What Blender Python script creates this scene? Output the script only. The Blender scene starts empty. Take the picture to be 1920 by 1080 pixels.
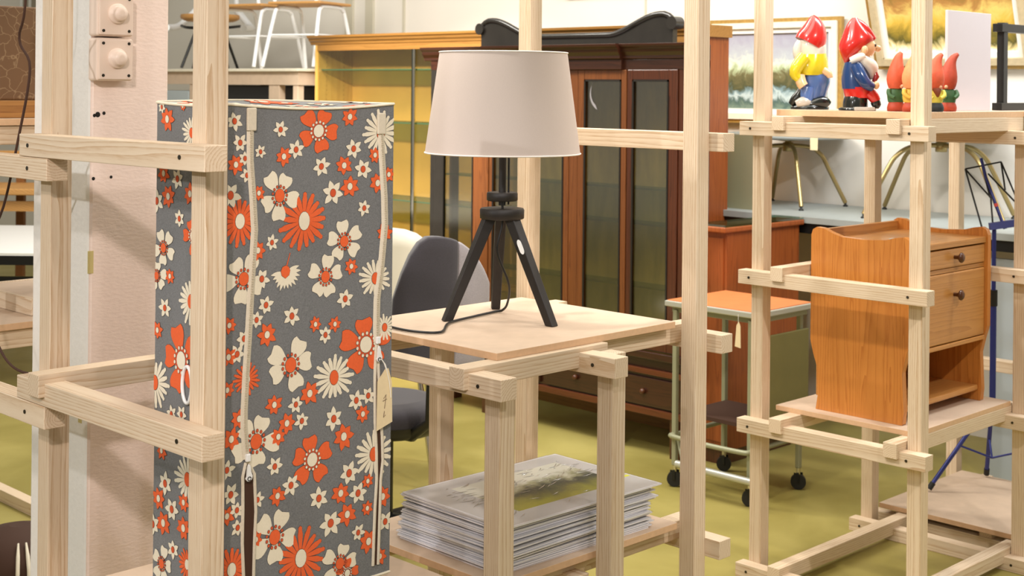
import bpy, math, random
from mathutils import Vector, Matrix
random.seed(7)
C = bpy.context.scene.collection
R2 = math.sqrt(2.0)
PI = math.pi

# ------------------------------------------------------------------ materials
def lin(c):
    return tuple(((v/255.0)/12.92 if v/255.0 <= .04045 else ((v/255.0+.055)/1.055)**2.4) for v in c)

def new_mat(name):
    m = bpy.data.materials.new(name); m.use_nodes = True
    nt = m.node_tree
    return m, nt, nt.nodes['Principled BSDF']

def plain(name, rgb, rough=.5, metal=0., spec=.5, noise=0., nscale=60., bump=0., sheen=0., coat=0., stretch=(1, 1, 1)):
    """one colour with procedural variation"""
    m, nt, b = new_mat(name)
    c = lin(rgb)
    b.inputs['Roughness'].default_value = rough
    b.inputs['Metallic'].default_value = metal
    b.inputs['Specular IOR Level'].default_value = spec
    if sheen: b.inputs['Sheen Weight'].default_value = sheen
    if coat:
        b.inputs['Coat Weight'].default_value = coat; b.inputs['Coat Roughness'].default_value = .08
    b.inputs['Base Color'].default_value = (*c, 1)
    if noise or bump:
        tc = nt.nodes.new('ShaderNodeTexCoord'); mp = nt.nodes.new('ShaderNodeMapping')
        mp.inputs['Scale'].default_value = stretch
        nz = nt.nodes.new('ShaderNodeTexNoise'); nz.inputs['Scale'].default_value = nscale
        nz.inputs['Detail'].default_value = 4
        nt.links.new(tc.outputs['Object'], mp.inputs['Vector']); nt.links.new(mp.outputs[0], nz.inputs['Vector'])
        if noise:
            r = nt.nodes.new('ShaderNodeValToRGB')
            r.color_ramp.elements[0].position = .3; r.color_ramp.elements[1].position = .7
            r.color_ramp.elements[0].color = (*[v*(1-noise) for v in c], 1)
            r.color_ramp.elements[1].color = (*[min(1, v*(1+noise)) for v in c], 1)
            nt.links.new(nz.outputs['Fac'], r.inputs[0]); nt.links.new(r.outputs[0], b.inputs['Base Color'])
        if bump:
            bp = nt.nodes.new('ShaderNodeBump'); bp.inputs['Strength'].default_value = bump
            bp.inputs['Distance'].default_value = .002
            nt.links.new(nz.outputs['Fac'], bp.inputs['Height']); nt.links.new(bp.outputs[0], b.inputs['Normal'])
    return m

def wood(name, axis, light, dark, spacing=.006, wander=.06, rough=.55, distort=.006, coat=0., mid=.55):
    """straight-grained timber: rings about the length axis, each piece cut from another spot"""
    m, nt, b = new_mat(name)
    N = nt.nodes.new; L = nt.links.new
    tc = N('ShaderNodeTexCoord'); oi = N('ShaderNodeObjectInfo')
    wn = N('ShaderNodeTexWhiteNoise'); wn.noise_dimensions = '1D'
    L(oi.outputs['Random'], wn.inputs['W'])
    sub = N('ShaderNodeVectorMath'); sub.operation = 'SUBTRACT'; sub.inputs[1].default_value = (.5, .5, .5)
    L(wn.outputs['Color'], sub.inputs[0])
    sc = N('ShaderNodeVectorMath'); sc.operation = 'SCALE'; sc.inputs['Scale'].default_value = wander*2
    L(sub.outputs[0], sc.inputs[0])
    add = N('ShaderNodeVectorMath'); add.operation = 'ADD'
    L(tc.outputs['Object'], add.inputs[0]); L(sc.outputs[0], add.inputs[1])
    st = [1., 1., 1.]; st['XYZ'.index(axis)] = .06
    mp = N('ShaderNodeMapping'); mp.inputs['Scale'].default_value = st
    L(add.outputs[0], mp.inputs['Vector'])
    nz = N('ShaderNodeTexNoise'); nz.inputs['Scale'].default_value = 22; nz.inputs['Detail'].default_value = 2
    L(mp.outputs[0], nz.inputs['Vector'])
    n2 = N('ShaderNodeVectorMath'); n2.operation = 'SUBTRACT'; n2.inputs[1].default_value = (.5, .5, .5)
    L(nz.outputs['Color'], n2.inputs[0])
    n3 = N('ShaderNodeVectorMath'); n3.operation = 'SCALE'; n3.inputs['Scale'].default_value = distort*4
    L(n2.outputs[0], n3.inputs[0])
    a2 = N('ShaderNodeVectorMath'); a2.operation = 'ADD'
    L(add.outputs[0], a2.inputs[0]); L(n3.outputs[0], a2.inputs[1])
    wv = N('ShaderNodeTexWave'); wv.wave_type = 'RINGS'; wv.rings_direction = axis; wv.wave_profile = 'SAW'
    wv.inputs['Scale'].default_value = 2*PI/(20*spacing)
    L(a2.outputs[0], wv.inputs['Vector'])
    fine = N('ShaderNodeTexNoise'); fine.inputs['Scale'].default_value = 420; fine.inputs['Detail'].default_value = 3
    L(mp.outputs[0], fine.inputs['Vector'])
    mix = N('ShaderNodeMath'); mix.operation = 'MULTIPLY_ADD'; mix.inputs[1].default_value = .5
    L(fine.outputs['Fac'], mix.inputs[0]); 
    h = N('ShaderNodeMath'); h.operation = 'MULTIPLY'; h.inputs[1].default_value = .5
    L(wv.outputs['Fac'], h.inputs[0]); L(h.outputs[0], mix.inputs[2])
    r = N('ShaderNodeValToRGB')
    r.color_ramp.elements[0].position = .18; r.color_ramp.elements[0].color = (*lin(light), 1)
    r.color_ramp.elements[1].position = .85; r.color_ramp.elements[1].color = (*lin(dark), 1)
    e = r.color_ramp.elements.new(mid); e.color = (*[(a*.72+c*.28) for a, c in zip(lin(light), lin(dark))], 1)
    L(mix.outputs[0], r.inputs[0]); 
    # a little tint per piece
    hs = N('ShaderNodeHueSaturation'); vr = N('ShaderNodeMapRange')
    vr.inputs['To Min'].default_value = .93; vr.inputs['To Max'].default_value = 1.05
    L(oi.outputs['Random'], vr.inputs['Value']); L(vr.outputs[0], hs.inputs['Value'])
    L(r.outputs[0], hs.inputs['Color']); L(hs.outputs[0], b.inputs['Base Color'])
    b.inputs['Roughness'].default_value = rough
    if coat:
        b.inputs['Coat Weight'].default_value = coat; b.inputs['Coat Roughness'].default_value = .15
    bp = N('ShaderNodeBump'); bp.inputs['Strength'].default_value = .08; bp.inputs['Distance'].default_value = .001
    L(mix.outputs[0], bp.inputs['Height']); L(bp.outputs[0], b.inputs['Normal'])
    return m

def glass(name, tint=(235, 245, 240), rough=.02, alpha=.16):
    """thin pane: mostly clear, a glossy film over it"""
    m, nt, b = new_mat(name)
    nt.nodes.remove(b)
    out = nt.nodes['Material Output']
    tr = nt.nodes.new('ShaderNodeBsdfTransparent'); tr.inputs[0].default_value = (*lin(tint), 1)
    gl = nt.nodes.new('ShaderNodeBsdfGlossy'); gl.inputs['Roughness'].default_value = rough
    mx = nt.nodes.new('ShaderNodeMixShader'); mx.inputs[0].default_value = alpha
    nt.links.new(tr.outputs[0], mx.inputs[1]); nt.links.new(gl.outputs[0], mx.inputs[2])
    nt.links.new(mx.outputs[0], out.inputs['Surface'])
    return m

def painting(name, stops, axis_scale=(1, 1, 1), nscale=9., amp=.35, z0=0., zh=.4, rough=.4, lean=0.):
    """brushy bands of colour up the canvas, broken by noise (object space, metres)"""
    m, nt, b = new_mat(name); N = nt.nodes.new; L = nt.links.new
    tc = N('ShaderNodeTexCoord'); sp = N('ShaderNodeSeparateXYZ'); L(tc.outputs['Object'], sp.inputs[0])
    mp = N('ShaderNodeMapping'); mp.inputs['Scale'].default_value = axis_scale; L(tc.outputs['Object'], mp.inputs[0])
    nz = N('ShaderNodeTexNoise'); nz.inputs['Scale'].default_value = nscale; nz.inputs['Detail'].default_value = 5
    nz.inputs['Distortion'].default_value = .8; nz.inputs['Roughness'].default_value = .65
    L(mp.outputs[0], nz.inputs['Vector'])
    mr = N('ShaderNodeMapRange'); mr.inputs['From Min'].default_value = z0; mr.inputs['From Max'].default_value = z0+zh
    L(sp.outputs['Z'], mr.inputs['Value'])
    sb = N('ShaderNodeMath'); sb.operation = 'SUBTRACT'; sb.inputs[1].default_value = .5; L(nz.outputs['Fac'], sb.inputs[0])
    ma = N('ShaderNodeMath'); ma.operation = 'MULTIPLY_ADD'; ma.inputs[1].default_value = amp*2
    L(sb.outputs[0], ma.inputs[0]); 
    ly = N('ShaderNodeMath'); ly.operation = 'MULTIPLY_ADD'; ly.inputs[1].default_value = lean
    L(sp.outputs['Y'], ly.inputs[0]); L(mr.outputs[0], ly.inputs[2]); L(ly.outputs[0], ma.inputs[2])
    r = N('ShaderNodeValToRGB'); el = r.color_ramp.elements
    el[0].position = stops[0][0]; el[0].color = (*lin(stops[0][1]), 1)
    el[1].position = stops[-1][0]; el[1].color = (*lin(stops[-1][1]), 1)
    for p, c in stops[1:-1]:
        e = el.new(p); e.color = (*lin(c), 1)
    L(ma.outputs[0], r.inputs[0]); L(r.outputs[0], b.inputs['Base Color'])
    b.inputs['Roughness'].default_value = rough
    return m

PINE_L, PINE_D = (226, 207, 181), (190, 156, 118)
PINE = {a: wood('pine_'+a, a, PINE_L, PINE_D) for a in 'XYZ'}
M = {}
M['board'] = plain('shelf_board_mdf', (204, 180, 156), .6, noise=.05, nscale=25)
M['board_edge'] = plain('board_edge', (216, 178, 140), .7, noise=.05, nscale=80)
M['screw'] = plain('screw_steel', (70, 66, 58), .35, metal=.8)
M['white_paint'] = plain('white_paint', (236, 234, 228), .55, bump=.25, nscale=45, noise=.03)
M['column_white'] = plain('column_white', (246, 242, 236), .6, bump=.5, nscale=70, noise=.02)
M['wall'] = plain('wall_plaster', (226, 221, 212), .7, noise=.02, nscale=2)
M['wall_trim'] = plain('wall_trim', (196, 190, 172), .6)
M['switch'] = plain('switch_plastic', (234, 214, 198), .32)
M['dark'] = plain('dark_hole', (28, 24, 20), .9)
M['tape'] = plain('masking_tape', (206, 190, 128), .6)
M['fabric'] = plain('grey_cotton', (112, 113, 114), .85, noise=.22, nscale=420, bump=.2, sheen=.2)
M['f_cream'] = plain('print_cream', (231, 221, 198), .8, noise=.03, nscale=300)
M['f_orange'] = plain('print_orange', (228, 98, 48), .8, noise=.05, nscale=300)
M['f_rust'] = plain('print_rust', (206, 84, 44), .8)
M['f_line'] = plain('print_line', (66, 56, 50), .85)
M['zip'] = plain('zip_tape', (214, 203, 182), .7, noise=.05, nscale=300)
M['zip_teeth'] = plain('zip_teeth', (196, 184, 160), .4)
M['white_plastic'] = plain('white_plastic', (238, 238, 236), .3)
M['inner_brown'] = plain('inner_brown', (66, 40, 26), .8)
M['tag'] = plain('tag_card', (228, 208, 168), .8, noise=.03, nscale=100)
M['string'] = plain('string', (240, 236, 226), .8)
M['ink'] = plain('ink', (120, 96, 74), .7)
M['shade'] = plain('lamp_shade_linen', (214, 199, 190), .85, noise=.02, nscale=500, bump=.06)
M['shade_rim'] = plain('shade_rim', (246, 240, 234), .7)
M['black_wood'] = plain('black_wood', (34, 30, 28), .5, noise=.15, nscale=60, stretch=(1, 1, .2))
M['black_plastic'] = plain('black_plastic', (24, 23, 22), .4)
M['black_metal'] = plain('black_metal', (26, 26, 26), .4, metal=.3)
M['label_white'] = plain('label_white', (236, 236, 232), .5)
M['paper'] = plain('mount_board', (206, 202, 198), .6, noise=.04, nscale=8)
M['paper_edge'] = plain('mount_board_edge', (240, 238, 242), .6, noise=.05, nscale=14, stretch=(1, 1, 60))
M['paper_grey'] = plain('mount_grey', (176, 168, 158), .6, noise=.04, nscale=8)
M['film'] = glass('plastic_film', (252, 252, 252), .12, .07)
M['film_crease'] = glass('plastic_film_crease', (252, 252, 252), .22, .75)
M['pane'] = glass('cabinet_glass', (240, 242, 232), .06, .09)
M['old_pane'] = glass('old_cabinet_glass', (226, 224, 204), .14, .22)
M['shelf_glass'] = glass('shelf_glass', (206, 232, 220), .05, .3)
M['glass_edge'] = plain('glass_edge_green', (86, 128, 104), .2)
M['print_green'] = painting('print_landscape', [(0., (206, 204, 110)), (.3, (190, 184, 64)), (.55, (168, 164, 52)), (.7, (110, 108, 52)), (.8, (58, 60, 44)), (.9, (170, 168, 130)), (1., (232, 230, 214))], nscale=13, amp=.22, z0=-.005, zh=.01, lean=3.2)
M['birch'] = wood('yellow_birch', 'Z', (226, 178, 92), (204, 152, 70), spacing=.03, wander=.2, rough=.4, distort=.02)
M['birch_h'] = wood('yellow_birch_horizontal', 'Y', (160, 114, 56), (134, 92, 40), spacing=.02, wander=.2, rough=.4, distort=.02)
M['birch_pale'] = plain('birch_back_panel', (238, 182, 98), .55, noise=.06, nscale=5)
M['teak'] = wood('teak_side', 'Z', (156, 82, 36), (124, 58, 22), spacing=.012, wander=.2, rough=.4, distort=.02)
M['mahog'] = wood('mahogany', 'Z', (88, 44, 24), (56, 27, 14), spacing=.014, wander=.2, rough=.3, distort=.02, coat=.4)
M['mahog_y'] = wood('mahogany_horizontal', 'Y', (64, 32, 18), (40, 20, 10), spacing=.014, wander=.2, rough=.3, distort=.02, coat=.4)
M['mahog_light'] = wood('mahogany_door', 'Z', (130, 76, 38), (96, 52, 25), spacing=.012, wander=.2, rough=.3, distort=.02, coat=.3)
M['mahog_rail'] = wood('mahogany_rail', 'Y', (104, 54, 28), (72, 36, 18), spacing=.014, wander=.2, rough=.3, distort=.02)
M['column_pink'] = plain('column_pink_face', (244, 224, 212), .55, bump=.5, nscale=70, noise=.02, stretch=(1, 1, 2.5))
M['black_lacquer'] = plain('black_stained_wood', (40, 36, 32), .3, noise=.12, nscale=20, coat=.3)
M['cab_back'] = plain('cabinet_back_green_grey', (196, 172, 112), .6, noise=.22, nscale=9, stretch=(1, 2.5, .6))
M['oak_z'] = wood('honey_oak', 'Z', (208, 136, 62), (178, 104, 40), spacing=.011, wander=.12, rough=.38, distort=.018, coat=.25)
M['oak_x'] = wood('honey_oak_front', 'X', (200, 140, 74), (172, 112, 52), spacing=.010, wander=.12, rough=.38, distort=.014, coat=.25)
M['knob_brown'] = plain('knob_brown', (84, 46, 24), .3)
M['orange_lam'] = plain('orange_laminate', (206, 122, 72), .45, noise=.05, nscale=20)
M['grey_metal'] = plain('grey_green_metal', (150, 150, 122), .4, metal=.15)
M['alu'] = plain('aluminium', (196, 196, 184), .35, metal=.5)
M['olive_panel'] = plain('olive_panel', (128, 122, 74), .6, noise=.05, nscale=10)
M['rubber'] = plain('rubber', (22, 22, 20), .6)
M['chrome'] = plain('chrome', (210, 206, 196), .15, metal=1.)
M['brass'] = plain('brass_tube', (168, 148, 100), .3, metal=.7)
M['grey_top'] = plain('grey_table_top', (158, 164, 162), .5, noise=.03, nscale=20)
M['blue'] = plain('blue_metal', (44, 52, 120), .35, metal=.2)
M['red'] = plain('red_mark', (210, 70, 60), .5)
M['charcoal'] = plain('charcoal_fabric', (50, 46, 52), .9, noise=.15, nscale=300, sheen=.3)
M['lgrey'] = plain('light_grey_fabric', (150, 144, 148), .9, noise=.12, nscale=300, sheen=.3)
M['cream_shell'] = plain('cream_shell', (228, 222, 204), .4)
M['white_metal'] = plain('white_metal', (232, 234, 236), .35)
M['bluegrey'] = plain('blue_grey_board', (176, 186, 190), .6)
M['crackle'] = None
M['wood_mid'] = wood('old_wood', 'Y', (206, 156, 92), (172, 118, 60), spacing=.012, wander=.1, rough=.5)
M['wood_dark'] = wood('dark_wood_plank', 'Y', (150, 98, 50), (112, 70, 32), spacing=.012, wander=.1, rough=.5)
M['white_top'] = plain('white_table_top', (238, 238, 236), .4)
M['frame_cream'] = plain('frame_cream', (232, 224, 204), .45, noise=.04, nscale=40)
M['frame_gold'] = plain('frame_gold', (176, 140, 74), .4, metal=.3, noise=.15, nscale=60)
M['frame_silver'] = plain('frame_silver', (190, 172, 138), .45, noise=.1, nscale=50)
M['mount_white'] = plain('mount_white', (236, 232, 224), .7)
M['lilac'] = plain('pale_lilac_board', (206, 197, 201), .7)
M['sticker'] = plain('green_sticker', (110, 210, 130), .5)
M['ysticker'] = plain('yellow_sticker', (222, 224, 80), .5)
M['seam'] = plain('seam', (150, 140, 122), .7)
# ceramic glazes
for n, c in dict(g_red=(204, 36, 30), g_white=(232, 226, 214), g_cream=(232, 214, 178), g_yellow=(226, 206, 40), g_blue=(86, 116, 176),
                 g_navy=(26, 58, 108), g_black=(18, 22, 18), g_skin=(232, 186, 138), g_green=(66, 128, 82), g_teal=(90, 170, 140), g_darkred=(150, 32, 30),
                 g_grey=(190, 182, 170), g_sky=(140, 200, 220)).items():
    M[n] = plain(n, c, .22, coat=.6)
for n, c in dict(t_orange=(214, 92, 58), t_peach=(236, 150, 96), t_yellow=(214, 172, 66), t_green=(58, 96, 54), t_brown=(130, 66, 40),
                 t_skin=(226, 170, 130), t_dark=(44, 52, 56), t_rust=(176, 64, 36), t_lemon=(222, 206, 84)).items():
    M[n] = plain(n, c, .6, noise=.12, nscale=60)

# floor: worn olive-yellow painted concrete
def floor_mat():
    m, nt, b = new_mat('olive_floor_paint'); N = nt.nodes.new; L = nt.links.new
    tc = N('ShaderNodeTexCoord'); nz = N('ShaderNodeTexNoise'); nz.inputs['Scale'].default_value = 1.6; nz.inputs['Detail'].default_value = 7
    nz.inputs['Distortion'].default_value = .6
    L(tc.outputs['Object'], nz.inputs[0]); r = N('ShaderNodeValToRGB')
    r.color_ramp.elements[0].position = .35; r.color_ramp.elements[0].color = (*lin((142, 130, 66)), 1)
    r.color_ramp.elements[1].position = .7; r.color_ramp.elements[1].color = (*lin((172, 159, 92)), 1)
    L(nz.outputs['Fac'], r.inputs[0]); L(r.outputs[0], b.inputs['Base Color'])
    n2 = N('ShaderNodeTexNoise'); n2.inputs['Scale'].default_value = 5; n2.inputs['Detail'].default_value = 6; L(tc.outputs['Object'], n2.inputs[0])
    mr = N('ShaderNodeMapRange'); mr.inputs['To Min'].default_value = .3; mr.inputs['To Max'].default_value = .6
    L(n2.outputs['Fac'], mr.inputs['Value']); L(mr.outputs[0], b.inputs['Roughness'])
    return m
M['floor'] = floor_mat()

def crackle_mat():
    m, nt, b = new_mat('brown_crackle_leather'); N = nt.nodes.new; L = nt.links.new
    tc = N('ShaderNodeTexCoord'); nz = N('ShaderNodeTexNoise'); nz.inputs['Scale'].default_value = 30; L(tc.outputs['Object'], nz.inputs[0])
    mixv = N('ShaderNodeVectorMath'); mixv.operation = 'MULTIPLY_ADD'; mixv.inputs[1].default_value = (.03, .03, .03)
    L(nz.outputs['Color'], mixv.inputs[0]); L(tc.outputs['Object'], mixv.inputs[2])
    v = N('ShaderNodeTexVoronoi'); v.feature = 'DISTANCE_TO_EDGE'; v.inputs['Scale'].default_value = 26; L(mixv.outputs[0], v.inputs['Vector'])
    r = N('ShaderNodeValToRGB'); r.color_ramp.elements[0].position = .0; r.color_ramp.elements[0].color = (*lin((150, 124, 92)), 1)
    r.color_ramp.elements[1].position = .03; r.color_ramp.elements[1].color = (*lin((112, 82, 54)), 1)
    L(v.outputs['Distance'], r.inputs[0]); L(r.outputs[0], b.inputs['Base Color']); b.inputs['Roughness'].default_value = .5
    return m
M['crackle'] = crackle_mat()

# ------------------------------------------------------------------ mesh helper
class MB:
    def __init__(s):
        s.v = []; s.f = []; s.m = []; s.sm = []
    def add(s, vs, fs, mi=0, smooth=False):
        b = len(s.v); s.v += [tuple(p) for p in vs]
        for f in fs:
            s.f.append(tuple(b+i for i in f)); s.m.append(mi); s.sm.append(smooth)
        return s
    def box(s, x0, x1, y0, y1, z0, z1, mi=0):
        return s.add([(x0, y0, z0), (x1, y0, z0), (x1, y1, z0), (x0, y1, z0), (x0, y0, z1), (x1, y0, z1), (x1, y1, z1), (x0, y1, z1)],
                     [(0, 3, 2, 1), (4, 5, 6, 7), (0, 1, 5, 4), (1, 2, 6, 5), (2, 3, 7, 6), (3, 0, 4, 7)], mi)
    def prism(s, pts, d, mi=0, smooth=False):
        """polygon of 3-D points pushed along vector d"""
        n = len(pts); q = [tuple(Vector(p)+Vector(d)) for p in pts]
        s.add(list(pts)+q, [tuple(range(n))[::-1], tuple(range(n, 2*n))], mi)
        return s.add(list(pts)+q, [(i, (i+1) % n, n+(i+1) % n, n+i) for i in range(n)], mi, smooth)
    def sweep(s, pts, rad, n=10, mi=0, cap=True, flat=None, smooth=True):
        """tube through points; rad a number or list; flat = (axis vector, factor) squashes the section"""
        pts = [Vector(p) for p in pts]; k = len(pts)
        rad = rad if isinstance(rad, (list, tuple)) else [rad]*k
        up = None; rings = []
        for i, p in enumerate(pts):
            t = (pts[min(i+1, k-1)]-pts[max(i-1, 0)]).normalized()
            if up is None:
                up = t.orthogonal().normalized()
            up = (up-t*up.dot(t))
            up = up.normalized() if up.length > 1e-6 else t.orthogonal().normalized()
            w = t.cross(up)
            ring = []
            for j in range(n):
                a = 2*PI*j/n; o = (up*math.cos(a)+w*math.sin(a))*rad[i]
                if flat:
                    ax = Vector(flat[0]).normalized(); o -= ax*o.dot(ax)*(1-flat[1])
                ring.append(tuple(p+o))
            rings.append(ring)
        vs = [q for r in rings for q in r]
        fs = [(i*n+j, i*n+(j+1) % n, (i+1)*n+(j+1) % n, (i+1)*n+j) for i in range(k-1) for j in range(n)]
        s.add(vs, fs, mi, smooth)
        if cap:
            s.add(rings[0], [tuple(range(n))[::-1]], mi); s.add(rings[-1], [tuple(range(n))], mi)
        return s
    def lathe(s, prof, c=(0, 0, 0), n=24, mi=0, smooth=True, cap=True):
        """profile of (radius, z) turned about the vertical through c"""
        rings = [[(c[0]+r*math.cos(2*PI*j/n), c[1]+r*math.sin(2*PI*j/n), c[2]+z) for j in range(n)] for r, z in prof]
        k = len(prof)
        s.add([q for r in rings for q in r], [(i*n+j, i*n+(j+1) % n, (i+1)*n+(j+1) % n, (i+1)*n+j) for i in range(k-1) for j in range(n)], mi, smooth)
        if cap:
            s.add(rings[0], [tuple(range(n))[::-1]], mi); s.add(rings[-1], [tuple(range(n))], mi)
        return s
    def loft(s, secs, n=14, mi=0):
        """stack of horizontal ellipses (cx, cy, z, rx, ry)"""
        rings = [[(cx+rx*math.cos(2*PI*j/n), cy+ry*math.sin(2*PI*j/n), z) for j in range(n)] for cx, cy, z, rx, ry in secs]
        k = len(secs)
        s.add([q for r in rings for q in r], [(i*n+j, i*n+(j+1) % n, (i+1)*n+(j+1) % n, (i+1)*n+j) for i in range(k-1) for j in range(n)], mi, True)
        s.add(rings[0], [tuple(range(n))[::-1]], mi, True); s.add(rings[-1], [tuple(range(n))], mi, True)
        return s
    def ball(s, c, r, mi=0, n=12, k=8):
        r = r if isinstance(r, (tuple, list)) else (r, r, r)
        secs = [(c[0], c[1], c[2]-r[2]*math.cos(PI*i/k), max(.02*r[0], r[0]*math.sin(PI*i/k)), max(.02*r[1], r[1]*math.sin(PI*i/k))) for i in range(k+1)]
        return s.loft(secs, n, mi)
    def cyl(s, p, q, r, n=12, mi=0):
        return s.sweep([p, q], r, n, mi)
    def build(s, name, mats, parent=None, origin=None, bevel=0., sub=0, kind=None, seg=2):
        mats = mats if isinstance(mats, (list, tuple)) else [mats]
        o0 = Vector(origin) if origin is not None else (Vector(parent.matrix_world.translation) if parent is not None else Vector((0, 0, 0)))
        inv = None
        me = bpy.data.meshes.new(name)
        ob = bpy.data.objects.new(name, me)
        root = parent
        if parent is not None:
            # vertices are given in the frame of the topmost ancestor: world metres, or local metres for turned things
            while root.parent is not None: root = root.parent
        if root is not None and root.get('_local'):
            pm = parent.get('_off', None)
            base = Vector(pm) if pm else Vector((0, 0, 0))
            vs = [tuple(Vector(p)-base) for p in s.v]; ob.location = (0, 0, 0)
            ob['_off'] = tuple(base)
        else:
            vs = [tuple(Vector(p)-o0) for p in s.v]; ob.location = o0
        me.from_pydata(vs, [], s.f); 
        for mm in mats: me.materials.append(mm)
        me.polygons.foreach_set('material_index', s.m); me.polygons.foreach_set('use_smooth', s.sm)
        me.update()
        C.objects.link(ob)
        if parent is not None:
            ob.parent = parent
            if not root.get('_local'):
                ob.matrix_parent_inverse = parent.matrix_world.inverted()
        if bevel:
            md = ob.modifiers.new('edge', 'BEVEL'); md.width = bevel; md.segments = seg; md.limit_method = 'ANGLE'; md.angle_limit = .7
        if sub:
            md = ob.modifiers.new('smooth', 'SUBSURF'); md.levels = sub; md.render_levels = sub
        if kind: ob['kind'] = kind
        if parent is not None or True:
            bpy.context.view_layer.update()
        return ob

def tag(o, label, cat, group=None, kind=None):
    o['label'] = label; o['category'] = cat
    if group: o['group'] = group
    if kind: o['kind'] = kind
    return o

def thing(name, label, cat, loc, rz=None, group=None):
    """Empty at a thing's base. With rz its parts are modelled in its own turned frame."""
    o = bpy.data.objects.new(name, None); o.empty_display_size = .05
    o.location = loc; C.objects.link(o)
    if rz is not None:
        o.rotation_euler = (0, 0, rz); o['_local'] = 1
    bpy.context.view_layer.update()
    return tag(o, label, cat, group)

def copy_thing(root, loc, label=None, group=None, rz=None):
    r = root.copy(); C.objects.link(r); r.location = loc
    if rz is not None: r.rotation_euler = (0, 0, rz)
    if label: r['label'] = label
    if group: r['group'] = group
    for ch in list(root.children):
        c = ch.copy(); C.objects.link(c); c.parent = r
        for g in list(ch.children):
            d = g.copy(); C.objects.link(d); d.parent = c
    return r

FACE = -PI/4      # turns a thing's own x to the camera's right and its y away from the camera

# ------------------------------------------------------------------ timber racks (45 mm battens)
W = .045
def post(rack, x, y, z0, z1):
    return MB().box(x, x+W, y, y+W, z0, z1).build('post', PINE['Z'], rack, (x+W/2, y+W/2, (z0+z1)/2), bevel=.0015)
def screw(beam, x, y, z, axis):
    d = {'X': (-.0016, 0, 0), 'Y': (0, -.0016, 0)}[axis]
    a = Vector((x, y, z)); b = a+Vector(d)
    mb = MB().sweep([a, b], .0042, 10)
    return mb.build('screw', M['screw'], beam, (x, y, z))
def ybeam(rack, x, y0, y1, z, screws=()):
    b = MB().box(x, x+W, y0, y1, z, z+W).build('crossbeam', PINE['Y'], rack, (x+W/2, (y0+y1)/2, z+W/2), bevel=.0015)
    for sy in screws: screw(b, x, sy, z+W*.5, 'X')
    return b
def xbeam(rack, x0, x1, y, z):
    return MB().box(x0, x1, y, y+W, z, z+W).build('crossbeam', PINE['X'], rack, ((x0+x1)/2, y+W/2, z+W/2), bevel=.0015)
def board(rack, x0, x1, y0, y1, z0, z1, name='shelf_board'):
    m = MB().box(x0, x1, y0, y1, z0, z1)
    m.m = [0, 0, 1, 1, 1, 1]
    return m.build(name, [M['board'], M['board_edge']], rack, ((x0+x1)/2, (y0+y1)/2, z0), bevel=.001)
FRONT_FLOWERS=[('w',1.418,1.506,0.019),('w',1.431,1.467,0.018),('w',1.442,1.438,0.015),('w',1.447,1.407,0.016),('w',1.477,1.45,0.014),('w',1.522,1.493,0.018),('w',1.559,1.453,0.02),('w',1.619,1.418,0.021),('w',1.693,1.451,0.021),('w',1.717,1.409,0.022),('w',1.648,1.365,0.026),('w',1.505,1.28,0.016),('w',1.722,1.332,0.017),('w',1.482,1.215,0.02),('w',1.411,1.372,0.026),('o',1.422,1.427,0.019),('o',1.531,1.44,0.02),('o',1.672,1.418,0.021),('o',1.687,1.376,0.023),('o',1.681,1.517,0.021),('o',1.753,1.38,0.022),('o',1.745,1.436,0.017),('o',1.474,1.373,0.016),('o',1.473,1.268,0.019),('o',1.694,1.22,0.017),('o',1.78,1.396,0.017),('o',1.772,1.28,0.02),('O',1.609,1.49,0.051),('W',1.522,1.366,0.049),('W',1.676,1.27,0.043),('W',1.632,1.205,0.044),('W',1.441,1.219,0.048),('d',1.432,1.324,0.047),('d',1.581,1.315,0.059),('D',1.758,1.481,0.046),('D',1.751,1.192,0.039),('c',1.537,1.223,0.036),('w',1.492,1.166,0.019),('w',1.552,1.139,0.021),('w',1.632,1.094,0.018),('w',1.68,1.158,0.021),('w',1.471,1.141,0.017),('w',1.444,1.11,0.019),('w',1.429,1.084,0.019),('w',1.562,0.972,0.018),('w',1.576,0.939,0.018),('w',1.651,0.931,0.024),('w',1.706,0.958,0.021),('w',1.735,0.963,0.019),('o',1.608,1.117,0.016),('o',1.655,1.112,0.016),('o',1.495,1.111,0.023),('o',1.594,0.988,0.024),('o',1.513,0.979,0.02),('o',1.542,0.94,0.021),('o',1.435,0.966,0.02),('o',1.411,1.138,0.017),('o',1.41,1.081,0.019),('o',1.408,1.022,0.017),('o',1.722,0.929,0.019),('O',1.729,1.064,0.062),('W',1.549,1.048,0.055),('d',1.451,1.035,0.03),('D',1.652,1.01,0.047),('D',1.774,1.093,0.027),('w',1.516,0.864,0.019),('w',1.553,0.822,0.021),('w',1.617,0.785,0.023),('w',1.688,0.82,0.025),('w',1.71,0.777,0.023),('w',1.645,0.732,0.027),('w',1.711,0.7,0.018),('w',1.418,0.832,0.021),('w',1.432,0.801,0.017),('w',1.434,0.769,0.017),('w',1.478,0.81,0.017),('w',1.409,0.878,0.019),('w',1.779,0.707,0.021),('o',1.523,0.918,0.019),('o',1.675,0.893,0.027),('o',1.418,0.932,0.022),('o',1.523,0.808,0.02),('o',1.668,0.785,0.023),('o',1.684,0.741,0.024),('o',1.41,0.795,0.019),('o',1.772,0.758,0.023),('o',1.734,0.796,0.016),('o',1.733,0.743,0.016),('o',1.766,0.641,0.019),('o',1.475,0.738,0.017),('o',1.737,0.677,0.025),('O',1.6,0.862,0.051),('O',1.685,0.627,0.028),('W',1.473,0.918,0.055),('W',1.517,0.733,0.054),('W',1.667,0.65,0.043),('d',1.577,0.68,0.057),('d',1.421,0.696,0.043),('D',1.749,0.846,0.047)]
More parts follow.
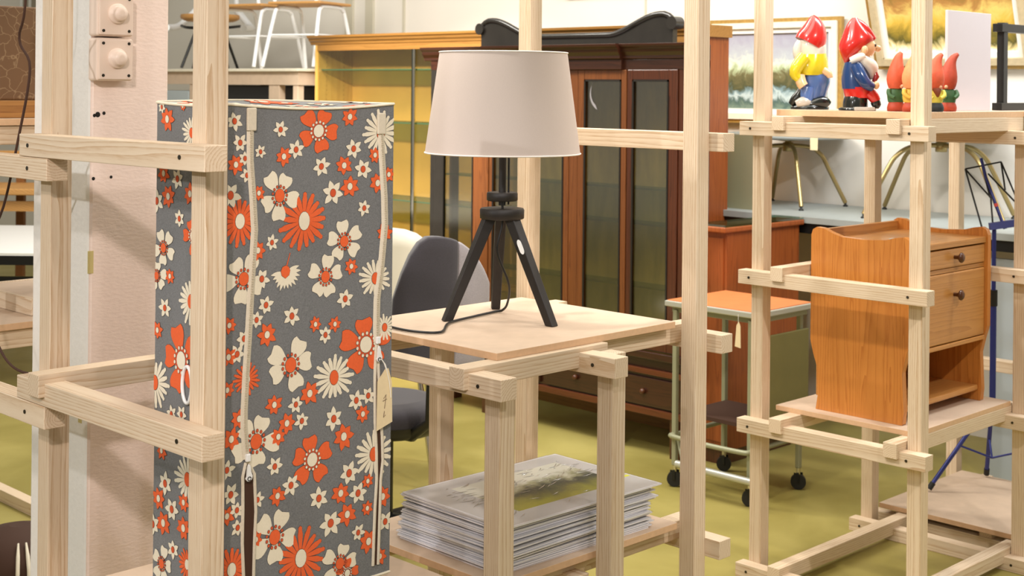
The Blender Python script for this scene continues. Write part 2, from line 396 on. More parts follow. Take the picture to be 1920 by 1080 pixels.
SIDE_FLOWERS=[('w',2.353,1.528,0.014),('w',2.3,1.393,0.021),('w',2.295,1.318,0.018),('w',2.369,1.347,0.024),('o',2.333,1.506,0.025),('o',2.346,1.401,0.021),('o',2.331,1.358,0.023),('o',2.259,1.367,0.022),('o',2.325,1.207,0.016),('o',2.277,1.533,0.01),('D',2.249,1.483,0.033),('W',2.345,1.259,0.036),('W',2.366,1.204,0.031),('O',2.249,1.289,0.036),('w',2.34,1.145,0.02),('w',2.312,0.948,0.018),('w',2.278,0.953,0.018),('o',2.363,1.1,0.018),('D',2.254,1.167,0.044),('D',2.369,0.999,0.048),('O',2.281,1.054,0.065),('w',2.331,0.813,0.024),('w',2.308,0.769,0.024),('w',2.303,0.694,0.02),('w',2.372,0.727,0.024),('o',2.353,0.78,0.023),('o',2.269,0.79,0.019),('o',2.336,0.737,0.025),('o',2.269,0.742,0.024),('o',2.344,0.873,0.018),('D',2.256,0.836,0.044),('W',2.339,0.659,0.036),('d',2.254,0.678,0.032)]
# ------------------------------------------------------------------ the setting
def structure(name, mb, mats, **k):
    return mb.build(name, mats, None, kind='structure', **k)

XW = 6.0
structure('floor', MB().box(-3, 7, -4, 14, -.06, 0), M['floor'])
structure('wall_back', MB().box(XW, XW+.15, -4, 14, 0, 3.6), M['wall'])
tr = MB()
for y0, y1, d in ((7.56, 7.64, .02), (7.34, 7.42, .02), (7.02, 7.04, .012)):
    tr.box(XW-d, XW-.001, y0, y1, 0, 3.4)
structure('trim_1', tr, M['wall_trim'])
structure('trim_2', MB().box(XW-.004, XW-.001, 4.96, 4.972, 0, 3.4), M['wall_trim'])

# square plastered column behind the left rack
cx0, cx1, cy0, cy1 = 1.514, 1.712, 2.84, 3.11
cm = MB().box(cx0, cx1, cy0, cy1, 0, 3.4)
cm.m = [0, 0, 1, 0, 0, 0]  # the face towards -y gets a pinker tone
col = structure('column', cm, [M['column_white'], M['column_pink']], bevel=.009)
def decal(mb, x, z, r, mi=0, n=12):        # a hole or mark on the column's narrow face
    mb.add([(x+r*math.cos(2*PI*i/n), cy0-.0006, z+r*math.sin(2*PI*i/n)) for i in range(n)], [tuple(range(n))], mi)
hl = MB()
for x, z, r in ((1.533, 1.502, .0062), (1.548, 1.505, .004), (1.517+.008, 1.50, .004), (1.567, 1.362, .0035), (1.524, 1.36, .004)): decal(hl, x, z, r)
hl.build('screw_hole', M['dark'], col)
tp = MB()
tp.box(cx0-.0008, cx0-.0002, cy0+.022, cy0+.038, .815, .862); tp.box(cx0-.0008, cx0+.012, cy0-.0008, cy0+.002, 1.15, 1.20)
tp.build('tape_scrap', M['tape'], col)

# ------------------------------------------------------------------ switch boxes on the column
def switch_box(z0, label):
    t = thing('switch_box', label, 'switch', (1.552, cy0, z0), group='round switches on the column')
    x0, x1, y0 = 1.508, 1.596, 2.80
    h = .095
    MB().box(x0, x1, y0, cy0, z0, z0+h).build('housing', M['switch'], t, bevel=.006, seg=3)
    pl = MB().box(x0+.004, x1-.002, y0-.003, y0+.001, z0+.003, z0+h-.003).build('cover_plate', M['switch'], t, bevel=.002)
    for dx in (.012, .074):
        for dz in (.012, .083):
            MB().sweep([(x0+dx+.002, y0-.0045, z0+dz), (x0+dx+.002, y0-.002, z0+dz)], .0034, 10).build('screw', M['screw'], pl)
    c = (x0+.047, z0+.05)
    ring = [(.0215, 0), (.0215, .004), (.019, .007)]
    kb = MB(); prof = [(.0225, y0-.003), (.0225, y0-.008), (.0195, y0-.0105), (.0165, y0-.011), (.0160, y0-.021), (.0140, y0-.0245), (.006, y0-.0258)]
    n = 28; rings = [[(c[0]+r*math.cos(2*PI*j/n), y, c[1]+r*math.sin(2*PI*j/n)) for j in range(n)] for r, y in prof]
    kb.add([q for r in rings for q in r], [(i*n+j, i*n+(j+1) % n, (i+1)*n+(j+1) % n, (i+1)*n+j) for i in range(len(prof)-1) for j in range(n)], 0, True)
    kb.add(rings[-1], [tuple(range(n))])
    kb.build('knob', M['switch'], t)
    return t
switch_box(1.577, 'pale pink square switch with round button, lower one on the column')
switch_box(1.6755, 'pale pink square switch with round button, upper one on the column')

# ------------------------------------------------------------------ rack around the wardrobe
k1 = thing('display_rack', 'tall raw pine batten rack around the floral wardrobe', 'rack', (1.33, 2.078, 0), group='raw pine display racks')
post(k1, 1.3305, 2.085, 0, 2.5); post(k1, 1.3305, 2.652, 0, 2.5)
ybeam(k1, 1.285, 2.017, 2.70, 1.423, (2.095, 2.662))
ybeam(k1, 1.285, 2.017, 2.70, .9352, (2.095,))
ybeam(k1, 1.285, 2.017, 2.70, .462, (2.095,))
xbeam(k1, 1.272, 1.966, 2.58, .953); xbeam(k1, 1.272, 1.966, 2.58, .49); xbeam(k1, 1.272, 1.966, 2.14, .49)
board(k1, 1.385, 1.955, 2.128, 2.63, .536, .552)

# ------------------------------------------------------------------ rack under the lamp
k2 = thing('display_rack', 'raw pine batten rack carrying the tripod lamp and picture stack', 'rack', (2.355, 2.035, 0), group='raw pine display racks')
post(k2, 2.015, 2.047, 0, .933); post(k2, 2.015, 2.63, 0, .978)
ybeam(k2, 1.97, 1.998, 2.68, .935, (2.066,)); ybeam(k2, 1.97, 1.998, 2.68, .43)
post(k2, 2.355, 2.035, 0, .978); post(k2, 2.36, 2.61, 0, .978)
post(k2, 2.69, 2.061, 0, 2.5); post(k2, 2.69, 2.629, 0, 2.5)
ybeam(k2, 2.31, 1.99, 2.68, .935, (2.055,)); ybeam(k2, 2.31, 2.10, 2.68, .43)
for z in (1.42, .932, .434): ybeam(k2, 2.735, 2.018, 2.69, z)
xbeam(k2, 1.957, 2.407, 2.095, .945); xbeam(k2, 1.957, 2.407, 2.53, .945)
xbeam(k2, 2.30, 2.79, 2.141, .945); xbeam(k2, 2.30, 2.79, 2.576, .945)
xbeam(k2, 2.02, 2.79, 2.141, .459); xbeam(k2, 2.02, 2.79, 2.53, .459)
board(k2, 2.068, 2.675, 2.112, 2.638, .990, 1.006)
board(k2, 2.062, 2.675, 2.10, 2.605, .504, .520)

# ------------------------------------------------------------------ rack with the bedside cabinet and gnomes
k3 = thing('display_rack', 'tall raw pine batten rack holding gnomes above an oak bedside cabinet', 'rack', (3.745, 2.039, 0), group='raw pine display racks')
post(k3, 3.745, 2.039, 0, 2.5); post(k3, 3.745, 2.601, 0, 2.5)
post(k3, 4.43, 2.039, 0, 1.443); post(k3, 4.43, 2.601, 0, 1.443)
for z in (0., .467, .946, 1.425):
    ybeam(k3, 3.70, 2.0, 2.667, z, (2.062, 2.625))
    ybeam(k3, 4.385, 2.0, 2.667, min(z, 1.4), (2.062, 2.625))
for z in (.0225, .490, 1.446-.002):
    xbeam(k3, 3.688, 4.498, 2.0865, z); xbeam(k3, 3.688, 4.498, 2.49, z)
xbeam(k3, 3.688, 4.498, 2.49, .968)
board(k3, 3.80, 4.425, 2.087, 2.585, .535, .551)
board(k3, 3.795, 4.499, 2.087, 2.59, 1.489, 1.509)

# ------------------------------------------------------------------ next rack behind, with the low board the music stand is on
k4 = thing('display_rack', 'raw pine batten rack with a low floor board under the music stand', 'rack', (4.55, 2.05, 0), group='raw pine display racks')
post(k4, 5.13, 2.64, 0, 1.445); post(k4, 5.13, 2.05, 0, 1.445)
ybeam(k4, 4.525, 2.0, 2.667, 0.); ybeam(k4, 5.085, 2.0, 2.667, 0.)
ybeam(k4, 5.085, 2.0, 2.667, .50); ybeam(k4, 5.085, 2.0, 2.667, 1.4)
xbeam(k4, 4.53, 5.9, 2.20, .0225); xbeam(k4, 4.53, 5.2, 2.52, .0225)
board(k4, 4.503, 5.125, 2.06, 2.615, .0675, .085)
xbeam(k4, 4.53, 5.2, 2.20, 1.445); xbeam(k4, 4.53, 5.2, 2.52, 1.445)
board(k4, 4.505, 5.15, 2.06, 2.615, 1.490, 1.509)

# ------------------------------------------------------------------ rack at the far left, sharing the corner
k0 = thing('display_rack', 'raw pine batten rack at the left, fixed beside the wardrobe rack', 'rack', (1.33, 2.7, 0), group='raw pine display racks')
post(k0, 1.3305, 3.30, 0, 2.5)
ybeam(k0, 1.2845, 2.58, 3.37, 1.3772, (2.662,)); ybeam(k0, 1.2845, 2.58, 3.37, .8892, (2.662,))
xbeam(k0, 1.37, 2.06, 3.20, 1.423); xbeam(k0, 1.37, 2.06, 3.20, .935)
ybeam(k0, 1.95, 3.15, 3.75, 1.378); ybeam(k0, 1.95, 3.15, 3.75, .89)
board(k0, 1.40, 2.04, 3.19, 3.62, .981, .997)
board(k0, 1.40, 2.04, 3.19, 3.56, 1.469, 1.485)

# rack frame on the floor beyond it
k5 = thing('rack_base', 'low raw pine batten frame lying on the green floor at left', 'rack', (1.75, 4.29, 0))
xbeam(k5, 1.3, 2.4, 4.29, .0225); ybeam(k5, 2.34, 4.25, 5.3, 0.); ybeam(k5, 1.36, 4.25, 5.3, 0.)
xbeam(k5, 1.3, 2.4, 5.2, .0225)

# ------------------------------------------------------------------ floral zip-up wardrobe
wx0, wx1, wy0, wy1, wz0, wz1 = 1.405, 1.792, 2.13, 2.372, .605, 1.536
wd = thing('fabric_wardrobe', 'grey zip-up fabric wardrobe printed with orange and cream flowers', 'wardrobe', (1.6, 2.25, .552))
def front(s, t, o=0.):
    """point on the zipped side: s along x, t up"""
    u = (s-wx0)/(wx1-wx0); v = (t-wz0)/(wz1-wz0)
    u = min(1, max(0, u)); v = min(1, max(0, v)); s = wx0+u*(wx1-wx0); t = wz0+v*(wz1-wz0)
    y = wy0+.007*math.sin(PI*u)*math.sin(PI*v)+.0035*math.sin(7*v+4*u)*math.sin(PI*u)+.004*math.sin(PI*u)*math.sin(PI*v)**.5*v*v
    return (s, y-o, t-.009*math.sin(PI*u)*max(0, (v-.8)/.2)**2)
def side(s, t, o=0.):
    """point on the narrow side: s = y"""
    u = (s-wy0)/(wy1-wy0); v = (t-wz0)/(wz1-wz0)
    u = min(1, max(0, u)); v = min(1, max(0, v)); s = wy0+u*(wy1-wy0); t = wz0+v*(wz1-wz0)
    x = wx0+.005*math.sin(PI*u)*math.sin(PI*v)+.002*math.sin(9*v+2*u)*math.sin(PI*u)
    return (x-o, s, t-.004*math.sin(PI*u)*max(0, (v-.8)/.2)**2)
def top(s, q, o=0.):
    u = (s-wx0)/(wx1-wx0); w = (q-wy0)/(wy1-wy0)
    u = min(1, max(0, u)); w = min(1, max(0, w))
    z = wz1-.009*math.sin(PI*u)*(1-w)-.004*math.sin(PI*w)*(1-u)+.003*math.sin(PI*u)*w-.004*math.sin(PI*u)*math.sin(PI*w)
    return (wx0+u*(wx1-wx0), wy0+w*(wy1-wy0), z+o)
def sheet(mb, fn, a0, a1, b0, b1, na, nb, flip=False):
    vs = [fn(a0+(a1-a0)*i/na, b0+(b1-b0)*j/nb) for j in range(nb+1) for i in range(na+1)]
    fs = [(j*(na+1)+i, j*(na+1)+i+1, (j+1)*(na+1)+i+1, (j+1)*(na+1)+i) for j in range(nb) for i in range(na)]
    mb.add(vs, [f[::-1] for f in fs] if flip else fs, 0, True)
cov = MB()
sheet(cov, front, wx0, wx1, wz0, wz1, 24, 40); sheet(cov, side, wy0, wy1, wz0, wz1, 14, 40, True); sheet(cov, top, wx0, wx1, wy0, wy1, 16, 10)
cov.add([(wx1, wy0, wz0), (wx1, wy1, wz0), (wx1, wy1, wz1), (wx1, wy0, wz1), (wx0, wy1, wz0), (wx0, wy1, wz1)], [(0, 1, 2, 3), (1, 4, 5, 2), (0, 4, 1)])
cov.add([(wx0, wy0, wz0), (wx0, wy1, wz0), (wx1, wy0, wz0)], [(0, 1, 2)])
FAB, CRE, ORA, RUS, LIN = 0, 1, 2, 3, 4
layer = [0]
def blob(fn, sg, cs, ct, pts, mi, lay):
    layer[0] += 1
    o = lay+layer[0]*1.2e-7
    vs = [fn(cs+sg*a, ct+b, o) for a, b in pts]
    f = tuple(range(len(vs)))
    cov.add(vs, [f if sg*SGN > 0 else f[::-1]], mi)
SGN = 1
def ell(a, b, n=14, rot=0., c=(0, 0)):
    return [(c[0]+a*math.cos(2*PI*i/n)*math.cos(rot)-b*math.sin(2*PI*i/n)*math.sin(rot), c[1]+a*math.cos(2*PI*i/n)*math.sin(rot)+b*math.sin(2*PI*i/n)*math.cos(rot)) for i in range(n)]
def petal(ang, r0, r1, w, p, tip):
    """outline of one petal; p shifts the widest point outwards, tip 0 pointed .. 1 blunt"""
    L = []; Rr = []
    for i in range(8):
        t = i/7.; hw = w*math.sin(PI*(.10+.90*t**p)) if tip < .5 else (w*math.sin(PI*(.06+.68*t**(1/p))) if tip < 1.5 else w*(.35+.65*min(1, t*1.6))*(1 if t < .85 else .72))
        if tip < .5 and i == 7: hw = 0
        r = r0+(r1-r0)*t
        if tip > .5 and i == 7: r *= .98
        L.append((r, hw)); Rr.append((r, -hw))
    pts = L+([((r1*.92), .15*w)] if .5 < tip < 1.5 else ([(r1*1.03, 0)] if tip > 1.5 else []))+Rr[::-1]
    c, s = math.cos(ang), math.sin(ang)
    return [(a*c-b*s, a*s+b*c) for a, b in pts]
def grow(pts, e):
    cx = sum(p[0] for p in pts)/len(pts); cy = sum(p[1] for p in pts)/len(pts)
    out = []
    for x, y in pts:
        d = math.hypot(x-cx, y-cy) or 1; out.append((x+(x-cx)/d*e, y+(y-cy)/d*e))
    return out
def flower(fn, sg, kind, cs, ct, r, rnd):
    a0 = rnd.uniform(0, 2*PI); e = .0007
    def put(pts, mi, l=0): blob(fn, sg, cs, ct, grow(pts, e), LIN, .0005+l); blob(fn, sg, cs, ct, pts, mi, .0008+l)
    if kind in 'wo':
        n = 6 if kind == 'w' else 7; col = CRE if kind == 'w' else ORA
        for i in range(n):
            put(petal(a0+2*PI*i/n+rnd.uniform(-.12, .12), r*.12, r*rnd.uniform(.86, 1.05), r*.25, 1.0, 0), col)
        put(ell(r*.25, r*.30), RUS if kind == 'w' else CRE, .0006)
    elif kind in 'OW':
        col, cen, bead = (ORA, CRE, CRE) if kind == 'O' else (CRE, ORA, RUS)
        n = 5
        for i in range(n):
            put(petal(a0+2*PI*i/n+rnd.uniform(-.15, .15), r*.12, r*rnd.uniform(.84, 1.04), r*.335, .72, 1), col)
        if kind == 'O': blob(fn, sg, cs, ct, ell(r*.36, r*.38, 20), RUS, .0015)
        put(ell(r*.23, r*.26), cen, .0014)
        for i in range(13):
            a = 2*PI*i/13; put(ell(r*.047, r*.055, 8, 0, (r*.34*math.cos(a), r*.36*math.sin(a))), bead, .0014)
    elif kind in 'dD':
        n = 17; col = ORA if kind == 'd' else CRE
        for i in range(n):
            put(petal(a0+2*PI*i/n, r*.15, r*rnd.uniform(.8, 1.04), r*.098, .62, 2), col)
        put(ell(r*.22, r*.30), CRE if kind == 'd' else ORA, .0009)
    elif kind == 'c':
        for i in range(13):
            put(petal(PI*1.02+i*PI*1.05/12+.05, r*.15, r*rnd.uniform(.85, 1.1), r*.11, 1.1, 0), CRE)
        put([(-.30*r, .05*r), (-.24*r, -.18*r), (0, -.34*r), (.24*r, -.18*r), (.30*r, .05*r), (.2*r, .26*r), (0, .32*r), (-.2*r, .26*r)], ORA, .0004)
        put([(.05*r, .3*r), (.28*r, .95*r), (.33*r, .95*r), (.12*r, .3*r)], ORA, .0002)
rnd = random.Random(11)
for kind, s, t, r in sorted(FRONT_FLOWERS, key=lambda q: -q[3]): flower(front, 1, kind, s, t, r, rnd)
SGN = -1
for kind, s, t, r in sorted(SIDE_FLOWERS, key=lambda q: -q[3]): flower(side, -1, kind, s, t, r, rnd)
SGN = 1
for i in range(26):
    flower(top, 1, rnd.choice('wowoOW'), rnd.uniform(wx0, wx1), rnd.uniform(wy0, wy1), rnd.uniform(.018, .045), rnd)
cover = cov.build('fabric_cover', [M['fabric'], M['f_cream'], M['f_orange'], M['f_rust'], M['f_line']], wd)
# white piping round top and bottom edges
pp = None
def edge(fn, a, b, n=20): return [fn(a[0]+(b[0]-a[0])*i/n, a[1]+(b[1]-a[1])*i/n, .001) for i in range(n+1)]
for z in (wz1, wz0):
    MB().sweep(edge(side, (wy1, z), (wy0, z))[:-1]+edge(front, (wx0, z), (wx1, z)), .0026, 8).build('piping', M['f_cream'], wd)
MB().sweep([(wx1, wy0, wz1)]+edge(top, (wx1, wy1), (wx0, wy1)), .0025, 8).build('piping', M['f_cream'], wd)
# two long zips down the front
ZL = [(1.453, 1.531), (1.4535, 1.434), (1.460, 1.37), (1.465, 1.307), (1.4605, 1.24), (1.457, 1.182), (1.453, 1.11), (1.449, 1.047), (1.446, .98), (1.446, .95), (1.452, .89)]
ZR = [(1.755, 1.517), (1.763, 1.425), (1.770, 1.35), (1.772, 1.298), (1.765, 1.22), (1.7555, 1.152), (1.7545, 1.10), (1.755, 1.067)]
def ribbon(mb, pts, hw, o0, o1, mi=0):
    dn = []
    for (a, b), (c, d) in zip(pts, pts[1:]):
        k = max(1, int(math.hypot(c-a, d-b)/.012))
        dn += [(a+(c-a)*i/k, b+(d-b)*i/k) for i in range(k)]
    dn.append(pts[-1])
    cs = []
    for s, t in dn:
        cs += [front(s-hw, t, o0), front(s-hw*.5, t, o1), front(s+hw*.5, t, o1), front(s+hw, t, o0)]
    n = len(dn)
    mb.add(cs, [(4*(i+1)+j, 4*(i+1)+j+1, 4*i+j+1, 4*i+j) for i in range(n-1) for j in range(3)], mi, True)
def teeth(mb, pts, mi):
    for (a, b), (c, d) in zip(pts, pts[1:]):
        k = max(1, int(abs(d-b)/.0042))
        for i in range(k):
            s = a+(c-a)*i/k; t = b+(d-b)*i/k
            p = front(s, t, .0046); mb.box(p[0]-.0022, p[0]+.0022, p[1]-.001, p[1]+.001, p[2]-.0013, p[2]+.0013, mi)
def zipper(closed, openL, openR, slit):
    z = MB(); ribbon(z, closed, .0082, .0012, .0042); teeth(z, closed, 1)
    for op in (openL, openR): ribbon(z, op, .0034, .0012, .0045)
    zp = z.build('zipper', [M['zip'], M['zip_teeth']], wd)
    # stitch marks beside the tape are part of the tape; the dark gap shows the inside of the wardrobe
    g = MB()
    n = 24; a, b = slit
    def at_t(P, t):
        for (s0, t0), (s1, t1) in zip(P, P[1:]):
            if t1 <= t <= t0: return s0+(s1-s0)*(t0-t)/max(1e-6, t0-t1)
        return P[-1][0]
    ts = [openL[0][1]+(openL[-1][1]-openL[0][1])*i/n for i in range(n+1)]
    vs = [q for t in ts for q in (front(at_t(openL, t), t, .0016), front(at_t(openR, t), t, .0016))]
    g.add(vs, [(2*i, 2*i+2, 2*i+3, 2*i+1) for i in range(n)])
    g.build('zip_opening', M['inner_brown'], wd)
    s, t = closed[-1]; x, y, zz = front(s, t, .004)
    sl = MB().box(x-.005, x+.005, y-.005, y+.001, zz-.004, zz+.010)
    sp = sl.build('zip_slider', M['white_plastic'], zp, bevel=.0015)
    pull = MB(); n = 16
    # flat pull tab with an eye
    outer = [(x+.0075*math.cos(a)*(.62 if math.sin(a) > 0 else 1), zz-.030+.022*math.sin(a)*(1 if math.sin(a) > 0 else .42)) for a in (2*PI*i/n for i in range(n))]
    pull.prism([(a, y-.004, b) for a, b in outer], (0, -.003, 0))
    pl = MB().add(pull.v, pull.f, 0)
    pl.sweep([(x+.0035*math.cos(2*PI*i/12), y-.0078, zz-.034+.0035*math.sin(2*PI*i/12)) for i in range(12)], .0008, 6, 1)
    pl.build('zip_pull', [M['white_plastic'], M['dark']], zp)
    return zp
oL = ([(1.451, .885), (1.444, .86), (1.445, .80), (1.444, .74), (1.447, .68), (1.45, .612)], [(1.455, .885), (1.470, .86), (1.474, .79), (1.471, .73), (1.4695, .673), (1.4715, .612)])
oR = ([(1.754, 1.062), (1.751, 1.0), (1.7515, .91), (1.755, .85), (1.756, .794), (1.752, .74), (1.750, .69), (1.748, .627)], [(1.757, 1.062), (1.760, 1.0), (1.764, .93), (1.769, .88), (1.771, .83), (1.766, .792), (1.764, .72), (1.761, .627)])
zipper(ZL, oL[0], oL[1], (0, 0)); zipper(ZR, oR[0], oR[1], (0, 0))
for s, t in ((1.4535, 1.512), (1.757, 1.50)):
    p = front(s, t, .002); MB().box(p[0]-.010, p[0]+.010, p[1]-.005, p[1]+.001, p[2]-.022, p[2]+.020).build('zip_tab', M['zip'], wd, bevel=.002)
gr = MB(); n = 28
gr.sweep([side(2.256+.016*math.cos(2*PI*i/n), 1.012+.034*math.sin(2*PI*i/n), .004) for i in range(n+1)], .0035, 8)
gr.build('ring_handle', M['white_plastic'], wd)
for x in (wx0+.018, wx1-.018):
    for y in (wy0+.018, wy1-.018):
        MB().cyl((x, y, .5527), (x, y, wz0+.02), .009, 14).build('leg', M['white_metal'], wd)

# price tag on the right zip
px_, py_, pz_ = 1.762, wy0-.010, .905
ptg = MB()
ptg.prism([(1.748, py_+.001, .893), (1.786, py_-.001, .906), (1.784, py_-.001, .985), (1.776, py_, 1.013), (1.768, py_, 1.013), (1.749, py_+.001, .990)], (0, -.0008, 0))
tagA = ptg.build('price_tag', [M['tag']], None, (1.768, py_, .95))
tag(tagA, 'cream card price tag with handwriting hanging from the wardrobe zip', 'tag')
MB().sweep([(1.757, py_-.001, 1.034), (1.762, py_-.003, 1.026), (1.771, py_-.002, 1.008), (1.776, py_-.004, .985), (1.780, py_-.004, .955)], .0009, 6).sweep(
    [(1.757, py_-.001, 1.034), (1.766, py_-.003, 1.022), (1.772, py_-.002, 1.006)], .0009, 6).build('string', M['string'], tagA)
ik = MB()
for pts in ([(1.764, .955), (1.770, .962), (1.768, .945), (1.766, .935)], [(1.762, .950), (1.772, .953)], [(1.766, .930), (1.764, .918), (1.769, .922)]):
    ik.sweep([(a, py_-.0012, b) for a, b in pts], .0006, 5)
ik.build('handwriting', M['ink'], tagA)
# ------------------------------------------------------------------ tripod lamp on the board
lx, ly, lz = 2.388, 2.425, 1.006
lm = thing('table_lamp', 'black wooden tripod table lamp with white tapered fabric shade', 'lamp', (lx, ly, lz))
def L3(r, u, z): return (lx+(r-u*0)/R2*1.0, ly, lz+z)
feet = [(2.266, 2.487), (2.400, 2.266), (2.482, 2.541)]
for fx, fy in feet:
    d = Vector((fx-lx, fy-ly, 0)).normalized(); t = Vector((-d.y, d.x, 0))
    topc = Vector((lx, ly, 1.254))+d*.032; bot = Vector((fx, fy, lz+.0008))
    lb = MB()
    def ring(c, a, b): return [tuple(c+d*a*i+t*b*j) for i, j in ((-1, -1), (1, -1), (1, 1), (-1, 1))]
    lb.add(ring(topc, .015, .0135)+ring(bot, .012, .011), [(0, 1, 2, 3), (7, 6, 5, 4), (0, 4, 5, 1), (1, 5, 6, 2), (2, 6, 7, 3), (3, 7, 4, 0)])
    leg = lb.build('leg', M['black_wood'], lm, bevel=.002)
    if (fx, fy) == feet[1]:
        p = topc.lerp(bot, .26); nrm = Vector((-1, -1, 0)).normalized()
        dn = (bot-topc).normalized(); sd = dn.cross(nrm).normalized(); q = p+nrm*.0185+sd*.004
        n = 18
        st = MB().prism([tuple(q+dn*(.012*math.sin(2*PI*i/n)+(.007 if math.sin(2*PI*i/n) > 0 else -.007))+sd*.0055*math.cos(2*PI*i/n)) for i in range(n)], tuple(nrm*.0006))
        sl = st.build('label', M['label_white'], leg)
MB().lathe([(.050, 1.250), (.054, 1.252), (.0545, 1.272), (.052, 1.276)], (lx, ly, 0), 40).build('lower_disc', M['black_wood'], lm)
MB().lathe([(.035, 1.294), (.038, 1.296), (.038, 1.312), (.036, 1.315)], (lx, ly, 0), 36).build('upper_disc', M['black_wood'], lm)
MB().cyl((lx, ly, 1.283), (lx, ly, 1.47), .0088, 16).build('pole', M['black_wood'], lm)
MB().cyl((lx+.011, ly-.011, 1.285), (lx+.011, ly-.011, 1.45), .0022, 8).build('rod', M['black_metal'], lm)
MB().cyl((lx, ly, 1.45), (lx, ly, 1.505), .017, 20).build('bulb_holder', M['black_plastic'], lm)
sh = MB()
n = 72
prof = [(.190, 1.409), (.190, 1.411), (.1565, 1.656), (.1565, 1.658), (.155, 1.658), (.155, 1.656), (.1885, 1.411), (.1885, 1.409)]
rings = [[(lx+r*math.cos(2*PI*j/n), ly+r*math.sin(2*PI*j/n), z) for j in range(n)] for r, z in prof]
sh.add([q for r in rings for q in r], [(i*n+j, i*n+(j+1) % n, ((i+1) % 8)*n+(j+1) % n, ((i+1) % 8)*n+j) for i in range(8) for j in range(n)], 0, True)
shade = sh.build('lamp_shade', M['shade'], lm)
for r, z in ((.1905, 1.411), (.157, 1.656)):
    MB().sweep([(lx+r*math.cos(2*PI*j/n), ly+r*math.sin(2*PI*j/n), z) for j in range(n+1)], .0018, 6, cap=False).build('shade_rim', M['shade_rim'], shade)
sp = MB()
for k in range(3):
    a = 2*PI*k/3; sp.cyl((lx+.018*math.cos(a), ly+.018*math.sin(a), 1.47), (lx+.187*math.cos(a), ly+.187*math.sin(a), 1.413), .0016, 6)
sp.build('shade_spider', M['black_metal'], lm)
def curve_pts(P, k=8):
    P = [Vector(p) for p in P]; out = []
    for i in range(len(P)-1):
        a = P[max(i-1, 0)]; b = P[i]; c = P[i+1]; d = P[min(i+2, len(P)-1)]
        for j in range(k):
            t = j/k
            out.append(.5*((2*b)+(c-a)*t+(2*a-5*b+4*c-d)*t*t+(3*b-a-3*c+d)*t*t*t))
    out.append(P[-1]); return [tuple(p) for p in out]
cz = lz+.0044
MB().sweep(curve_pts([(lx-.012, ly-.012, 1.30), (lx-.010, ly-.012, 1.24), (lx-.02, ly-.006, 1.17), (lx+.012, ly-.014, 1.09), (2.436, 2.452, 1.035), (2.446, 2.480, cz+.003), (2.44, 2.492, cz), (2.35, 2.475, cz), (2.235, 2.445, cz), (2.135, 2.365, cz), (2.095, 2.42, cz), (2.10, 2.52, cz), (2.14, 2.63, cz)]), .0030, 8).build('power_cord', M['black_plastic'], lm)

# ------------------------------------------------------------------ stack of mounted prints in film sleeves
rp = random.Random(4); zc = .5203; NP = 25
for i in range(NP):
    topm = i == NP-1
    th = .0042
    sx = .50+rp.uniform(-.012, .012); sy = .355+rp.uniform(-.012, .012)
    cx = 2.352+.018*i/NP+rp.uniform(-.010, .010); cy = 2.300-.003*i/NP+rp.uniform(-.006, .006); an = rp.uniform(-.028, .028)
    if topm: sx, sy, cx, cy, an = .515, .365, 2.372, 2.292, -.02
    lo = cy-(sy*math.cos(an)+sx*abs(math.sin(an)))/2
    if lo < 2.104: cy += 2.104-lo
    def R(a, b): return (cx+a*math.cos(an)-b*math.sin(an), cy+a*math.sin(an)+b*math.cos(an))
    def slab(mb, hx, hy, z0, z1, mi=0, ox=0, oy=0):
        mb.prism([(*R(ox+a*hx, oy+b*hy), z0) for a, b in ((-1, -1), (1, -1), (1, 1), (-1, 1))], (0, 0, z1-z0), mi)
    p = MB(); slab(p, sx/2-.003, sy/2-.003, zc, zc+th*.74)
    pr = p.build('mounted_print', [M['paper_edge']], None, (cx, cy, zc))
    s = MB()
    # sleeve: clear film above, loose flap past the board's edges
    slab(s, sx/2, sy/2, zc+th*.76, zc+th*.84)
    if topm:
        rg = random.Random(2)
        for k in range(90):     # crinkles of the film over the picture catch the light
            a = rg.uniform(-.20, .22); b = rg.uniform(-.02, .13) if k < 60 else rg.uniform(-.14, .13); l = rg.uniform(.008, .026)
            an2 = rg.uniform(-.5, .5)
            u0 = R(a-l*math.cos(an2), b-l*math.sin(an2)); u1 = R(a, b); u2 = R(a+l*math.cos(an2+.3), b+l*math.sin(an2+.3))
            s.sweep([(*u0, zc+th*.84), (*u1, zc+th*.84+.0012), (*u2, zc+th*.84)], [.0002, .0014, .0002], 5, 1, flat=((0, 0, 1), .6))
    s.build('plastic_sleeve', [M['film'], M['film_crease']], pr)
    if topm:
        f = MB(); z = zc+th*.72
        slab(f, sx/2-.008, sy/2-.008, z, z+.0002)
        f.build('grey_mount', M['paper'], pr)
        g = MB(); slab(g, .175, .115, z+.0002, z+.0004, 0, .02, .005)
        art = g.build('picture', M['print_green'], pr)
        ys = MB(); slab(ys, .012, .006, z+.0002, z+.0006, 0, .235, -.08); ys.build('sticker', M['ysticker'], pr)
        tag(pr, 'mounted print in clear film with a yellow-green landscape, on top of the stack', 'print', 'mounted prints stacked under the lamp')
    elif i == 0:
        tag(pr, 'grey mounted print at the very bottom of the stack, on the lower board', 'print', 'mounted prints stacked under the lamp')
    else:
        tag(pr, 'pale mounted print in film, within the stack below the lamp', 'print', 'mounted prints stacked under the lamp')
    zc += th

